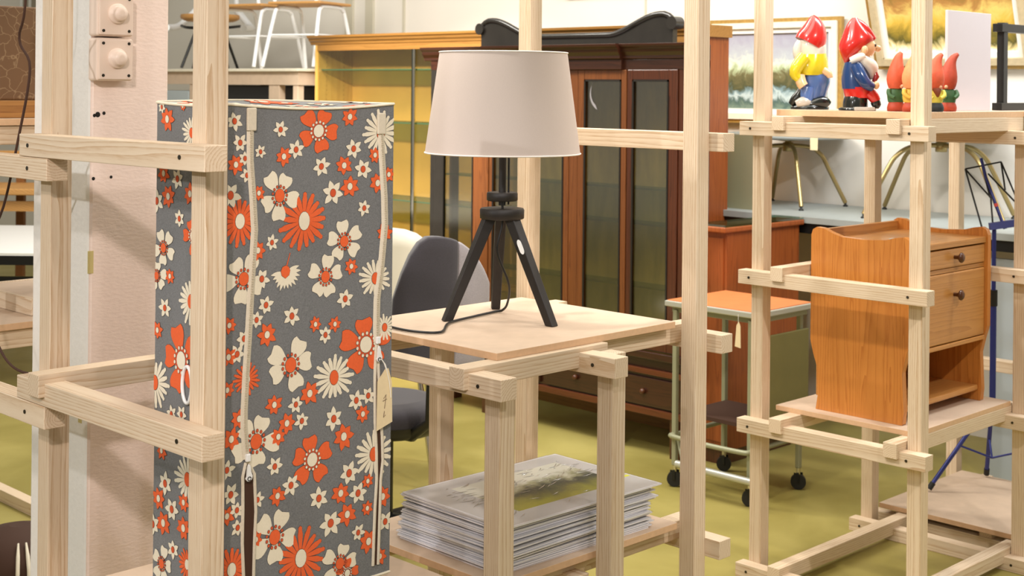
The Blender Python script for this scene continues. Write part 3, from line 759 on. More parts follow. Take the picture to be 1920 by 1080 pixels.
# ------------------------------------------------------------------ oak bedside cabinet
nb = thing('bedside_cabinet', 'honey oak bedside cabinet with two drawers and open base on the pine rack', 'cabinet', (4.105, 2.31, .551))
nx0, nx1, ny0, ny1, nz = 3.845, 4.372, 2.135, 2.486, .5515
def nside(x0, x1):
    O = [(ny0+.022, nz), (ny0+.018, nz+.04), (ny0+.024, nz+.16), (ny0+.012, nz+.21), (ny0, nz+.25), (ny0, 1.06), (ny0, 1.100), (ny0+.006, 1.118), (ny0+.022, 1.126), (ny0+.05, 1.122), (ny0+.085, 1.112), (ny0+.16, 1.107),
         (ny1-.11, 1.110), (ny1-.075, 1.120), (ny1-.045, 1.132), (ny1-.02, 1.134), (ny1-.006, 1.126), (ny1, 1.108), (ny1, nz+.22), (ny1-.010, nz+.18), (ny1-.024, nz+.14), (ny1-.030, nz+.05), (ny1-.022, nz)]
    mb = MB().prism([(x0, y, z) for y, z in O], (x1-x0, 0, 0))
    mb.build('side_panel', M['oak_z'], nb, (x0, (ny0+ny1)/2, nz), bevel=.004, seg=3)
nside(nx0, nx0+.022); nside(nx1-.022, nx1)
MB().box(nx0+.0225, nx1-.0225, ny0+.006, ny1-.01, 1.076, 1.096).build('top', M['oak_x'], nb, bevel=.002)
MB().box(nx0+.0225, nx1-.0225, ny1-.022, ny1-.008, .59, 1.125).build('back_panel', M['oak_x'], nb, bevel=.002)
MB().box(nx0+.0225, nx1-.0225, ny0+.014, ny1-.023, .997, 1.010).build('rail', M['oak_x'], nb)
MB().box(nx0+.0225, nx1-.0225, ny0+.008, ny1-.023, .757, .771).build('rail', M['oak_x'], nb, bevel=.002)
MB().box(nx0+.0225, nx1-.0225, ny0+.03, ny1-.023, .586, .604).build('base_shelf', M['oak_x'], nb, bevel=.003)
for z0, z1, kz in ((1.012, 1.071, 1.044), (.774, .995, .925)):
    d = MB().box(nx0+.025, nx1-.025, ny0+.009, ny0+.028, z0, z1)
    dr = d.build('drawer', M['oak_x'], nb, ((nx0+nx1)/2, ny0, (z0+z1)/2), bevel=.004, seg=3)
    kx = 4.140; k = MB(); n = 20
    pr = [(.006, 0), (.0062, -.012), (.010, -.018), (.0165, -.022), (.0168, -.026), (.011, -.031), (.004, -.032)]
    rg = [[(kx+r*math.cos(2*PI*j/n), ny0+.009+y, kz+r*math.sin(2*PI*j/n)) for j in range(n)] for r, y in pr]
    k.add([q for r in rg for q in r], [(i*n+j, i*n+(j+1) % n, (i+1)*n+(j+1) % n, (i+1)*n+j) for i in range(len(pr)-1) for j in range(n)], 0, True)
    k.add(rg[-1], [tuple(range(n))]); k.build('knob', M['knob_brown'], dr)

MB().box(4.02, 4.05, 2.28, 2.31, 1.0961, 1.0968).build('blue_sticker', M['g_sky'], nb)

# ------------------------------------------------------------------ garden gnomes (own frame: x to the camera's right, y away)
ZG = 1.5095
def gnome(label, loc): return thing('garden_gnome', label, 'gnome', (loc[0], loc[1], ZG), FACE, 'garden gnomes on the top shelf')
# gnome in yellow: turned away to the left
g = gnome('glazed garden gnome with red cap, yellow top and blue trousers', (3.92, 2.545))
MB().ball((-.004, 0, .206), (.038, .036, .036)).build('head', M['g_skin'], g, sub=1)
MB().ball((-.046, -.006, .205), (.009, .009, .010)).build('nose', M['g_skin'], g)
MB().sweep([(-.006, 0, .214), (.004, 0, .232), (.010, 0, .256), (.012, 0, .278), (.009, 0, .298), (.005, 0, .308)], [.050, .053, .045, .034, .020, .006], 18).build('cap', M['g_red'], g, sub=1)
MB().loft([(.008, 0, .168, .043, .040), (.006, 0, .190, .047, .042), (.004, 0, .212, .049, .043), (.002, 0, .226, .044, .04)], 16).sweep([(-.034, -.012, .222), (-.046, -.010, .200), (-.044, -.010, .168), (-.036, -.008, .150)], [.014, .018, .016, .006], 10).build('hair', M['g_white'], g, sub=1)
MB().loft([(.004, 0, .112, .050, .046), (.002, 0, .130, .058, .050), (.004, 0, .158, .055, .047), (.008, 0, .185, .044, .040)], 16).build('jacket', M['g_yellow'], g, sub=1)
MB().sweep([(-.026, -.036, .172), (-.052, -.040, .140), (-.062, -.036, .112), (-.044, -.040, .100)], [.022, .024, .022, .016], 10).build('sleeve', M['g_yellow'], g, sub=1)
MB().loft([(.012, 0, .036, .040, .036), (.014, 0, .060, .044, .040), (.018, 0, .085, .050, .045), (.018, 0, .108, .050, .046), (.006, 0, .122, .044, .042)], 16).sweep([(-.010, -.02, .07), (-.016, -.024, .045), (-.014, -.024, .022)], [.026, .024, .020], 10).build('trousers', M['g_blue'], g, sub=1)
MB().sweep([(-.040, -.036, .112), (-.040, -.040, .088), (-.030, -.044, .074)], [.016, .020, .018], 10).sweep([(.036, -.030, .128), (.056, -.036, .116), (.058, -.038, .104)], [.014, .014, .010], 8).build('hand', M['g_skin'], g, sub=1)
MB().sweep([(-.010, -.030, .017), (.020, -.034, .024), (.046, -.030, .025), (.056, -.028, .018)], [.012, .020, .022, .012], 12).sweep([(.010, .020, .018), (.040, .022, .022), (.056, .022, .016)], [.014, .018, .010], 10).build('boot', M['g_black'], g, sub=1)
MB().sweep([(-.060, .004, .016), (-.048, -.004, .032), (-.030, -.006, .052), (-.030, -.006, .072)], [.012, .020, .018, .010], 10).build('shovel', M['g_black'], g, sub=1)
MB().sweep([(-.050, -.026, .017), (-.026, -.032, .027), (-.008, -.03, .022)], [.012, .024, .014], 10).build('stone', M['g_grey'], g, sub=1)
MB().loft([(0, 0, 0, .062, .052), (0, 0, .006, .064, .054), (0, 0, .012, .056, .048)], 18).build('base', M['g_black'], g)

# gnome in navy coat, seen from his right side
g = gnome('glazed garden gnome with tall red cap, white beard and navy coat', (3.865, 2.335))
MB().loft([(.012, 0, .172, .034, .034), (.020, 0, .190, .038, .037), (.022, 0, .210, .037, .036), (.014, 0, .228, .030, .030)], 16).build('head', M['g_skin'], g, sub=1)
MB().ball((.062, -.004, .196), (.011, .010, .011)).build('nose', M['g_skin'], g)
MB().ball((.012, -.038, .190), (.011, .008, .014)).build('ear', M['g_skin'], g)
MB().ball((.050, -.022, .205), (.003, .003, .005)).build('eye', M['g_black'], g)
MB().loft([(-.036, 0, .150, .006, .010), (-.030, 0, .176, .026, .034), (-.018, 0, .200, .045, .045), (.002, 0, .222, .056, .048), (-.002, 0, .240, .046, .042), (-.008, 0, .258, .034, .034), (-.012, 0, .278, .020, .022), (-.010, 0, .292, .009, .010)], 18).sweep([(.046, -.004, .222), (.020, -.008, .250), (.004, -.006, .272), (-.004, 0, .286)], [.014, .022, .016, .006], 10).build('cap', M['g_red'], g, sub=1)
MB().loft([(.044, -.004, .098, .010, .012), (.042, -.004, .115, .020, .024), (.034, -.004, .135, .032, .036), (.020, -.002, .155, .040, .042), (.000, 0, .172, .036, .040)], 16).sweep([(-.028, -.026, .156), (-.004, -.036, .168), (.012, -.036, .174)], [.012, .016, .010], 10).build('beard', M['g_white'], g, sub=1)
MB().loft([(-.002, 0, .068, .046, .044), (-.004, 0, .095, .047, .045), (-.006, 0, .125, .044, .042), (-.008, 0, .152, .034, .036)], 16).sweep([(-.014, -.036, .138), (-.004, -.050, .108), (.014, -.052, .080), (.034, -.046, .074)], [.020, .022, .019, .015], 12).build('coat', M['g_navy'], g, sub=1)
MB().ball((.048, -.044, .080), (.010, .010, .013)).build('hand', M['g_skin'], g)
MB().sweep([(.046, -.020, .090), (.054, -.024, .108), (.052, -.022, .122)], [.007, .009, .004], 8).build('flower', M['g_darkred'], g)
MB().loft([(.006, 0, .040, .044, .042), (.004, 0, .056, .048, .045), (.000, 0, .074, .047, .045)], 16).sweep([(.030, -.026, .058), (.044, -.028, .044), (.052, -.028, .030)], [.020, .020, .016], 10).build('trousers', M['g_red'], g, sub=1)
MB().loft([(-.006, 0, .008, .040, .042), (-.006, 0, .030, .040, .044), (-.004, 0, .044, .036, .04)], 14).sweep([(.048, -.030, .030), (.052, -.030, .020), (.062, -.030, .014)], [.016, .018, .010], 10).build('boot', M['g_black'], g, sub=1)
MB().box(-.022, .042, -.058, -.030, 0, .012).build('book', M['g_grey'], g, bevel=.003)
MB().loft([(0, 0, 0, .058, .050), (0, 0, .006, .060, .052), (0, 0, .010, .050, .046)], 18).build('base', M['g_black'], g)

# smaller gnome half hidden behind him
g = gnome('small glazed gnome in green and white, half hidden behind the navy gnome', (4.005, 2.432))
MB().loft([(0, 0, .018, .030, .028), (0, 0, .040, .032, .030), (0, 0, .062, .024, .024)], 14).build('boot', M['g_black'], g, sub=1)
MB().loft([(-.002, 0, .056, .028, .026), (-.002, 0, .075, .036, .032), (0, 0, .100, .030, .028), (.004, 0, .118, .022, .022)], 14).build('jacket', M['g_green'], g, sub=1)
MB().loft([(.004, 0, .104, .028, .026), (.006, 0, .124, .028, .026), (.008, 0, .142, .020, .020)], 14).build('head', M['g_white'], g, sub=1)
MB().loft([(.008, 0, .138, .024, .022), (.010, 0, .155, .014, .014), (.012, 0, .168, .004, .004)], 14).build('cap', M['g_yellow'], g, sub=1)
MB().loft([(0, 0, 0, .036, .030), (0, 0, .008, .037, .031), (0, 0, .020, .030, .028)], 16).build('base', M['g_sky'], g)

# pairs of terracotta gnomes with tall orange caps
def terracotta(label, loc, hat, body, boots, h=.185, tip=1, face=1, wide=1., beard=None):
    g = thing('garden_gnome', label, 'gnome', (loc[0], loc[1], ZG), FACE, 'small orange-capped gnomes'); k = h/.185
    def S(*q): return [tuple(v*k for v in p) for p in q]
    w = wide
    MB().loft(S((0, 0, .0, .024*w, .022), (0, -.004, .008, .027*w, .026), (0, -.004, .022, .024*w, .022), (0, 0, .032, .020, .018)), 14).build('boot', M[boots], g, sub=1)
    MB().loft(S((0, 0, .028, .022*w, .021), (0, 0, .045, .026*w, .024), (0, 0, .062, .023*w, .021), (0, 0, .072, .016, .016)), 14).build('body', M[body], g, sub=1)
    MB().loft(S((0, -.002, .064, .012, .012), (0, -.003, .078, .020, .019), (0, -.002, .092, .018, .018)), 14).build('head', M['t_skin'], g, sub=1)
    MB().ball((0.012*k*face, -.02*k, .077*k), .006*k).build('nose', M['t_skin'], g)
    hb = MB().sweep(S((0, .001, .070), (.000, .001, .095), (.002*tip, .001, .125), (.004*tip, 0, .152), (.010*tip, 0, .172), (.018*tip, 0, .181)), [.020*k*w, .029*k*w, .024*k*w, .017*k, .012*k, .006*k], 16)
    hb.build('cap', M[hat], g, sub=1)
    for sx in (-1, 1):
        MB().sweep(S((.020*sx*w, -.006, .064), (.026*sx*w, -.016, .050), (.012*sx, -.026, .042)), [.009*k, .009*k, .006*k], 8).build('arm', M[body], g, sub=1)
    if beard:
        MB().loft(S((.004*face, -.020, .046, .004, .004), (.004*face, -.020, .060, .012, .010), (.002*face, -.014, .074, .016, .012)), 12).build('beard', M[beard], g, sub=1)
    return g
terracotta('small orange-capped gnome in dark green at the left of the orange group', (3.885, 2.212), 't_orange', 't_green', 't_rust', .186, .9, 1, 1.1)
terracotta('small orange-capped gnome in yellow, right behind the upright post', (3.838, 2.130), 't_peach', 't_yellow', 't_rust', .188, 1.2, 1, 1.2)
terracotta('small gnome with orange cap and brown beard, first to the right of the post', (3.955, 2.12), 't_orange', 't_lemon', 't_dark', .182, 1.3, 1, 1.15, 't_brown')
terracotta('small gnome with orange cap and green trousers, last of the orange group', (4.07, 2.135), 't_rust', 't_green', 't_rust', .185, 1.7, -1, 1.05)

# blank lilac board and black metal frame at the end of the gnome shelf
lp = MB().box(4.163, 4.462, 2.186, 2.196, ZG, ZG+.326).build('blank_board', [M['lilac']], None, (4.31, 2.19, ZG), bevel=.001)
tag(lp, 'blank pale lilac board standing upright beside the small orange gnomes', 'board')
bf = thing('metal_frame', 'open black metal frame standing at the end of the gnome shelf', 'frame', (4.75, 2.19, ZG))
for x in (4.535, 5.03): MB().box(x, x+.03, 2.175, 2.2, ZG, ZG+.30).build('upright', M['black_metal'], bf, bevel=.001)
for z0, z1 in ((ZG, ZG+.026), (ZG+.268, ZG+.296)): MB().box(4.512, 5.08, 2.17, 2.205, z0, z1).build('rail', M['black_metal'], bf, bevel=.001)
# ------------------------------------------------------------------ laminate trolley on castors
tx0, tx1, ty0, ty1 = 4.335, 4.70, 3.055, 3.455
tr_ = thing('trolley', 'low metal trolley with orange laminate top on black castors', 'trolley', ((tx0+tx1)/2, (ty0+ty1)/2, 0))
tm = MB().box(tx0-.005, tx1+.03, ty0-.02, ty1+.02, .712, .735)
MB().box(tx0+.004, tx1+.021, ty0-.011, ty1+.011, .733, .7375).build('laminate_top', M['orange_lam'], tr_)
tm.build('top_edge', M['alu'], tr_, bevel=.004)
MB().box(tx0+.02, tx1-.0, ty0, ty1, .690, .712).build('under_frame', M['grey_metal'], tr_)
for x in (tx0+.02, tx1-.02):
    for y in (ty0+.02, ty1-.02):
        MB().box(x-.010, x+.010, y-.010, y+.010, .085, .70).build('leg', M['grey_metal'], tr_, bevel=.003)
        cs = MB().sweep([(x, y, .085), (x, y, .060)], .009, 10)
        c = cs.build('castor', M['chrome'], tr_)
        MB().sweep([(x-.009, y-.006, .031), (x+.009, y+.006, .031)], .030, 20).build('wheel', M['rubber'], c, bevel=.003)
        fk = MB().box(x-.014, x-.011, y-.012, y+.012, .028, .066).box(x+.011, x+.014, y-.012, y+.012, .028, .066); fk.build('fork', M['black_metal'], c)
rl = MB()
z = .205
rl.sweep(curve_pts([(tx0+.02, ty1-.02, z), (tx0-.01, ty1-.03, z), (tx0-.02, (ty0+ty1)/2, z), (tx0-.01, ty0+.03, z), (tx0+.02, ty0+.02, z)]), .010, 10)
rl.sweep([(tx0+.02, ty0+.02, z), (tx1-.02, ty0+.02, z)], .010, 10).sweep([(tx0+.02, ty1-.02, z), (tx1-.02, ty1-.02, z)], .010, 10).sweep([(tx1-.02, ty0+.02, z), (tx1-.02, ty1-.02, z)], .010, 10)
rl.build('rail', M['grey_metal'], tr_)
MB().sweep([(tx0-.02, ty1-.06, .105), (tx0-.02, ty0-.03, .105)], .014, 12).build('foot_bar', M['alu'], tr_)
MB().sweep([(tx0-.02, ty0-.0, .105), (tx0+.02, ty0+.01, .105), (tx0+.02, ty0+.02, .2)], .007, 8).build('bar_bracket', M['grey_metal'], tr_)
MB().sweep([(tx0-.02, ty1-.06, .105), (tx0+.02, ty1-.06, .105), (tx0+.02, ty1-.03, .2)], .007, 8).build('bar_bracket', M['grey_metal'], tr_)
MB().box(tx0+.05, tx1+.01, ty0-.004, ty0+.008, .26, .635).build('side_panel', M['olive_panel'], tr_, bevel=.003)
MB().box(tx0+.05, tx1-.02, ty0+.02, ty1-.03, .28, .295).build('lower_shelf', M['inner_brown'], tr_)
tgt = MB().prism([(tx0-.008, ty0+.075, .60), (tx0-.008, ty0+.048, .596), (tx0-.008, ty0+.050, .68), (tx0-.008, ty0+.058, .695), (tx0-.008, ty0+.068, .68)], (-.001, 0, 0))
o = tgt.build('price_tag', M['tag'], None, (tx0, ty0+.06, .65)); tag(o, 'cream price tag hanging under the orange trolley top', 'tag')
MB().sweep([(tx0-.0085, ty0+.06, .69), (tx0-.0085, ty0+.060, .71), (tx0-.007, ty0+.062, .722)], .0008, 5).build('string', M['string'], o)

# ------------------------------------------------------------------ counter cabinet with glass top
cc = thing('counter_cabinet', 'reddish teak counter cabinet with a glass top, behind the trolley', 'cabinet', (5.0, 3.54, 0))
MB().box(4.735, 5.27, 3.47, 3.597, .06, .975).build('body', M['teak'], cc, (5.0, 3.54, 0), bevel=.002)
MB().box(4.70, 5.29, 3.455, 3.605, .975, 1.0).build('top', M['teak'], cc, (5.0, 3.54, .97), bevel=.006)
MB().box(4.705, 5.285, 3.458, 3.605, 1.0, 1.008).build('glass_top', M['shelf_glass'], cc)
MB().box(4.75, 5.25, 3.49, 3.59, 0, .06).build('plinth', M['mahog'], cc)
MB().box(4.729, 4.735, 3.485, 3.585, .10, .95).build('door', M['teak'], cc, (4.73, 3.54, .1))
gb = MB().box(5.40, 5.42, 3.74, 4.12, 0, 1.36).build('leaning_board', [M["grey_metal"]], None, (5.41, 3.93, 0))
tag(gb, 'grey-green upright board behind the counter cabinet', 'board')

# ------------------------------------------------------------------ long yellow display cabinet
yc = thing('display_cabinet', 'long yellow birch display cabinet with glass shelves and sliding glass', 'cabinet', (5.19, 5.35, 0))
YX0, YX1, YY0, YY1, YT = 5.05, 5.33, 3.907, 6.735, 1.87
MB().box(YX0, YX1, YY0, YY0+.022, 0, YT-.05).build('side_panel', M['teak'], yc, (5.19, YY0, .9))
MB().box(YX0, YX1, YY1-.022, YY1, 0, YT-.05).build('side_panel', M['birch'], yc, (5.19, YY1, .9), bevel=.001)
MB().box(YX0+.01, YX1-.012, 5.335, 5.357, .55, YT-.06).build('divider', M['birch'], yc, (5.19, 5.34, .9))
MB().box(YX1-.012, YX1, YY0+.022, YY1-.022, .05, YT-.05).build('back_panel', M['birch_pale'], yc)
MB().box(YX0, YX1, YY0+.022, YY1-.022, YT-.075, YT-.05).build('top_panel', M['birch_h'], yc, (5.19, 5.3, YT))
MB().box(YX0, YX1, YY0+.022, YY1-.022, .52, .55).build('base_shelf', M['birch_h'], yc, (5.19, 5.3, .5))
MB().box(YX0+.01, YX1-.02, YY0+.022, YY1-.022, 0, .52).build('base_cupboard', M['birch_h'], yc, (5.19, 5.3, .2))
co = MB(); pr = [(0, YT-.055), (-.006, YT-.05), (-.008, YT-.04), (-.020, YT-.030), (-.022, YT-.02), (-.034, YT-.012), (-.036, YT)]
n = len(pr)
co.prism([(YX0+.004, YY0-.02, YT-.055)]+[(YX0+a, YY0-.02, z) for a, z in pr]+[(YX1, YY0-.02, YT), (YX1, YY0-.02, YT-.055)], (0, YY1-YY0+.06, 0))
co.build('cornice', M['birch_h'], yc, (5.19, 5.3, YT))
MB().box(YX0-.001, YX0+.012, YY0+.022, YY1-.022, YT-.09, YT-.06).build('top_rail', M['birch_h'], yc, (5.05, 5.3, YT))
for z in (1.665, 1.365, .93):
    for a, b in ((YY0+.025, 5.333), (5.36, YY1-.026)):
        s = MB().box(YX0+.03, YX1-.014, a, b, z, z+.006).build('glass_shelf', M['shelf_glass'], yc)
        MB().box(YX0+.027, YX0+.030, a, b, z-.0005, z+.0065).build('shelf_edge', M['glass_edge'], s)
for a, b, k, e in ((YY0+.03, 4.62, 0., 4.62), (4.60, 5.34, .008, 4.60), (5.36, 5.86, .008, 5.86), (5.84, YY1-.024, 0., 5.84)):
    p = MB().box(YX0+.006+k, YX0+.010+k, a, b, .56, YT-.085).build('sliding_glass', M['pane'], yc)
    MB().box(YX0+.004+k, YX0+.012+k, e-.008, e+.008, .56, YT-.085).build('glass_edge', M['black_metal'] if k else M['chrome'], p)
ph = MB()
for x in (YX0+.07, YX0+.20):
    for i in range(40):
        z = .65+i*.028; y = YY1-.0222
        ph.add([(x+.0025*math.cos(2*PI*j/6), y, z+.0025*math.sin(2*PI*j/6)) for j in range(6)], [tuple(range(6))])
ph.build('peg_hole', M['dark'], yc)

# ------------------------------------------------------------------ mahogany china cabinet with black crest
mc = thing('china_cabinet', 'dark mahogany glazed china cabinet with bowed middle and black carved crest', 'cabinet', (4.74, 4.42, 0))
MX0, MX1, MY0, MY1 = 4.65, 4.83, 3.635, 5.24
def bar(y0, y1, z0, z1, mat, name, x0=MX0, x1=MX0+.03, p=mc, b=.003):
    return MB().box(x0, x1, y0, y1, z0, z1).build(name, mat, p, (x0, (y0+y1)/2, (z0+z1)/2), bevel=b)
# base
for y in (MY0+.02, 4.0, 4.81, MY1-.07):
    bar(y, y+.05, 0, .17, M['mahog'], 'leg', MX0+.01, MX0+.06)
for y in (MY0+.02, MY1-.07): bar(y, y+.05, 0, .17, M['mahog'], 'leg', MX1-.06, MX1-.01)
bar(MY0, MY1, .17, .415, M['mahog_y'], 'base_cupboard', MX0+.01, MX1)
bar(MY0-.005, MY1+.005, .17, .20, M['mahog_rail'], 'lower_moulding', MX0-.006, MX0+.012)
bar(MY0-.005, 4.0, .345, .37, M['mahog_rail'], 'lower_moulding', MX0-.010, MX0+.012)
bar(4.02, MY1+.005, .335, .36, M['mahog_rail'], 'lower_moulding', MX0-.016, MX0+.012)
bar(MY0-.012, MY1+.02, .415, .445, M['mahog_y'], 'waist_top', MX0-.025, MX1)
for a, b in ((MY0+.04, 4.0), (4.04, 4.42), (4.46, 4.80), (4.85, MY1-.04)):
    d = bar(a, b, .21, .33, M['mahog_y'], 'drawer', MX0-.004, MX0+.012)
    MB().ball((MX0-.014, (a+b)/2, .27), .013).build('knob', M['knob_brown'], d)
# carcass of the glazed part
bar(MY0, MY0+.03, .445, 1.70, M['mahog'], 'side_post', MX0, MX0+.05); bar(MY1-.035, MY1, .445, 1.70, M['black_lacquer'], 'side_post', MX0, MX0+.05)
bar(MY0, MY0+.02, .445, 1.70, M['mahog'], 'side_post', MX1-.05, MX1); bar(MY1-.02, MY1, .445, 1.70, M['mahog'], 'side_post', MX1-.05, MX1)
bar(MY0+.004, MY0+.008, .445, 1.70, M['pane'], 'side_glass', MX0+.05, MX1-.05, b=0)
bar(MY0+.01, 4.78, .445, 1.69, M['cab_back'], 'back_panel', MX1-.012, MX1, b=0)
bar(MY0, MY1, 1.66, 1.70, M['mahog_y'], 'top_panel', MX0, MX1)
for z in (.70, .975, 1.13):
    bar(MY0+.02, MY1-.03, z, z+.008, M['shelf_glass'], 'glass_shelf', MX0+.06, MX1-.015, b=0)
# doors: y spans of their glass
def door(y0, y1, g0, g1, mat, left=None, z0=.45, z1=1.655):
    f = MB(); x0, x1 = MX0-.006, MX0+.016; tz = .045
    f.box(x0, x1, y0, g0, z0, z1).box(x0, x1, g1, y1, z0, z1, 1 if left else 0).box(x0, x1, g0, g1, z1-tz, z1).box(x0, x1, g0, g1, z0, z0+tz*1.3)
    d = f.build('door', [mat, left or mat], mc, (x0, (y0+y1)/2, (z0+z1)/2), bevel=.003)
    MB().box(MX0+.002, MX0+.006, g0, g1, z0+tz, z1-tz).build('pane', M['old_pane'], d)
    bd = MB()
    for a in (g0, g1-.007): bd.box(x0-.003, x0+.003, a, a+.007, z0+tz, z1-tz)
    for zz in (z0+tz, z1-tz-.007): bd.box(x0-.003, x0+.003, g0, g1, zz, zz+.007)
    bd.build('glazing_bead', M['black_lacquer'], d)
    return d
door(3.668, 3.945, 3.715, 3.916, M['mahog']); door(3.95, 4.236, 3.98, 4.197, M['mahog_light']); door(4.292, 4.808, 4.322, 4.785, M['mahog_light']); door(4.815, 5.204, 4.92, 5.14, M['mahog_light'], M['black_lacquer'])
bar(4.238, 4.290, .45, 1.655, M['mahog_light'], 'mullion', MX0-.004, MX0+.014)
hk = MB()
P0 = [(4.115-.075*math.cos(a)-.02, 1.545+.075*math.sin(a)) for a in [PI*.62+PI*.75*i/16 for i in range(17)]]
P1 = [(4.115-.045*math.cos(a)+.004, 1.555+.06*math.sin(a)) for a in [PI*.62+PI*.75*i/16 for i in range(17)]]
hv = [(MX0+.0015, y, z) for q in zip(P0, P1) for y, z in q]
hk.add(hv, [(2*i, 2*i+2, 2*i+3, 2*i+1) for i in range(16)]); hk.build('painted_reflection', M['lgrey'], mc)  # pale crescent drawn on the pane as a reflection
# cornice, stepping forward over the middle
def cornice(y0, y1, dx, z=1.70):
    pr = [(0, 0), (-.008, .004), (-.008, .016), (-.020, .032), (-.023, .046), (-.036, .056), (-.038, .068)]
    return [(MX0+.03, y0, z+.068)]+[(MX0+.03, y0, z)]+[(MX0+a-dx, y0, z+b) for a, b in pr], y1-y0
cn = MB()
for y0, y1, dx in ((MY0-.045, 4.0, 0), (3.97, 4.82, .022), (4.79, MY1+.045, 0)):
    P, w = cornice(y0, y1, dx); cn.prism(P, (0, w, 0))
cn.box(MX0+.02, MX0+.06, MY0-.03, MY1+.03, 1.70, 1.765); cn.box(MX0+.05, MX1, MY0, MY1, 1.70, 1.765)
for y0, y1, dx in ((MY0, 4.0, 0.002), (3.97, 4.82, .02), (4.79, MY1, 0.002)): cn.box(MX0-dx, MX0+.03, y0, y1, 1.655, 1.70)
cn.build('cornice', M['mahog_y'], mc, (MX0, 4.4, 1.72), bevel=.002)
# crest: dips in the middle, scrolled ends
KY0, KY1 = 3.74, 4.93
def crest_z(u):
    e = abs(u-.5)*2
    return 1.815+.085*max(0, min(1, (e-.38)/.50))**1.0*(3-2*max(0, min(1, (e-.38)/.50)))*max(0, min(1, (e-.38)/.50)) - (.028*max(0, (e-.90)/.10)**2)
prof = [(KY0+(KY1-KY0)*i/48, crest_z(i/48)) for i in range(49)]
ck = MB().prism([(MX0+.05, KY0, 1.766)]+[(MX0+.05, y, z) for y, z in prof]+[(MX0+.05, KY1, 1.766)], (.03, 0, 0))
crest = ck.build('crest', M['black_lacquer'], mc, (MX0, 4.33, 1.77))
cr = MB()
cr.sweep([(MX0+.055, y, z-.004) for y, z in prof], .014, 10)
for ye, sgn in ((KY0, -1), (KY1, 1)):
    z = crest_z(0)
    cr.sweep([(MX0+.036, ye+sgn*.002, z-.016), (MX0+.092, ye+sgn*.002, z-.016)], .028, 18)
cr.build('crest_roll', M['black_lacquer'], crest)

# ------------------------------------------------------------------ grey table along the wall with two brass-legged side tables on it
TZ = 1.01
wt = thing('wall_table', 'long grey-topped high table with black edge along the white wall', 'table', (5.65, 3.0, 0))
MB().box(5.30, 5.985, 1.5, 4.2, TZ-.03, TZ).build('top', M['grey_top'], wt, bevel=.002)
MB().box(5.31, 5.98, 1.52, 4.18, TZ-.075, TZ-.0305).build('black_apron', M['black_metal'], wt)
for y in (1.56, 4.1):
    for x in (5.33, 5.92): MB().box(x, x+.04, y, y+.04, 0, TZ-.075).build('leg', M['black_metal'], wt, bevel=.002)
sb = MB().box(5.36, 5.38, 2.28, 2.62, 0, .90).build('leaning_board', [M['bluegrey']], None, (5.51, 2.4, 0))
tag(sb, 'pale blue-grey board standing under the end of the wall table', 'board')
def side_table(name_label, hub, zt, legs, hz):
    t = thing('side_table', name_label, 'table', (hub[0], hub[1], TZ), group='round side tables with splayed brass legs')
    MB().lathe([(.20, zt), (.292, zt+.006), (.297, zt+.012), (.297, zt+.024), (.29, zt+.028)], (hub[0], hub[1], 0), 48).build('table_top', M['grey_top'], t)
    MB().lathe([(.022, hz-.03), (.026, hz-.028), (.026, hz+.012), (.015, hz+.016), (.015, zt-.012), (.06, zt-.006), (.06, zt)], (hub[0], hub[1], 0), 16).build('hub', M['brass'], t)
    for k, (fx, fy) in enumerate(legs):
        d = Vector((fx-hub[0], fy-hub[1], 0)); h = Vector((hub[0], hub[1], 0))
        P = [h+Vector((0, 0, hz)), h+d*.30+Vector((0, 0, hz-.005)), h+d*.46+Vector((0, 0, hz-.018)), h+d*.60+Vector((0, 0, hz-.055)), h+d*.70+Vector((0, 0, hz-.11)), h+d+Vector((0, 0, TZ+.018))]
        l = MB().sweep(curve_pts(P, 5), .0105, 10).build('leg', M['brass'], t)
        MB().lathe([(.012, TZ), (.012, TZ+.006), (.006, TZ+.010), (.006, TZ+.022)], (fx, fy, 0), 10).build('foot', M['rubber'], l)
    return t
st1 = side_table('round side table with brass legs standing beside the counter cabinet', (5.735, 3.845), 1.335, [(5.92, 4.06), (5.55, 3.645), (5.925, 3.64), (5.545, 4.05)], 1.305)
side_table('round side table with brass legs on the wall table, behind the music stand', (5.70, 3.02), 1.40, [(5.93, 3.43), (5.50, 2.63), (5.44, 3.25), (5.95, 2.80)], 1.335)

q = Vector((5.735, 3.845, 0))+Vector((-.55, -.85, 0)).normalized()*.299; a = Vector((1, -1, 0)).normalized()*.017
MB().prism([tuple(q-a+Vector((0, 0, 1.295))), tuple(q+a+Vector((0, 0, 1.293))), tuple(q+a*1.1+Vector((0, 0, 1.362))), tuple(q-a*1.1+Vector((0, 0, 1.362)))], (-.0004, -.0006, 0)).build('tape_strip', M['tag'], st1)

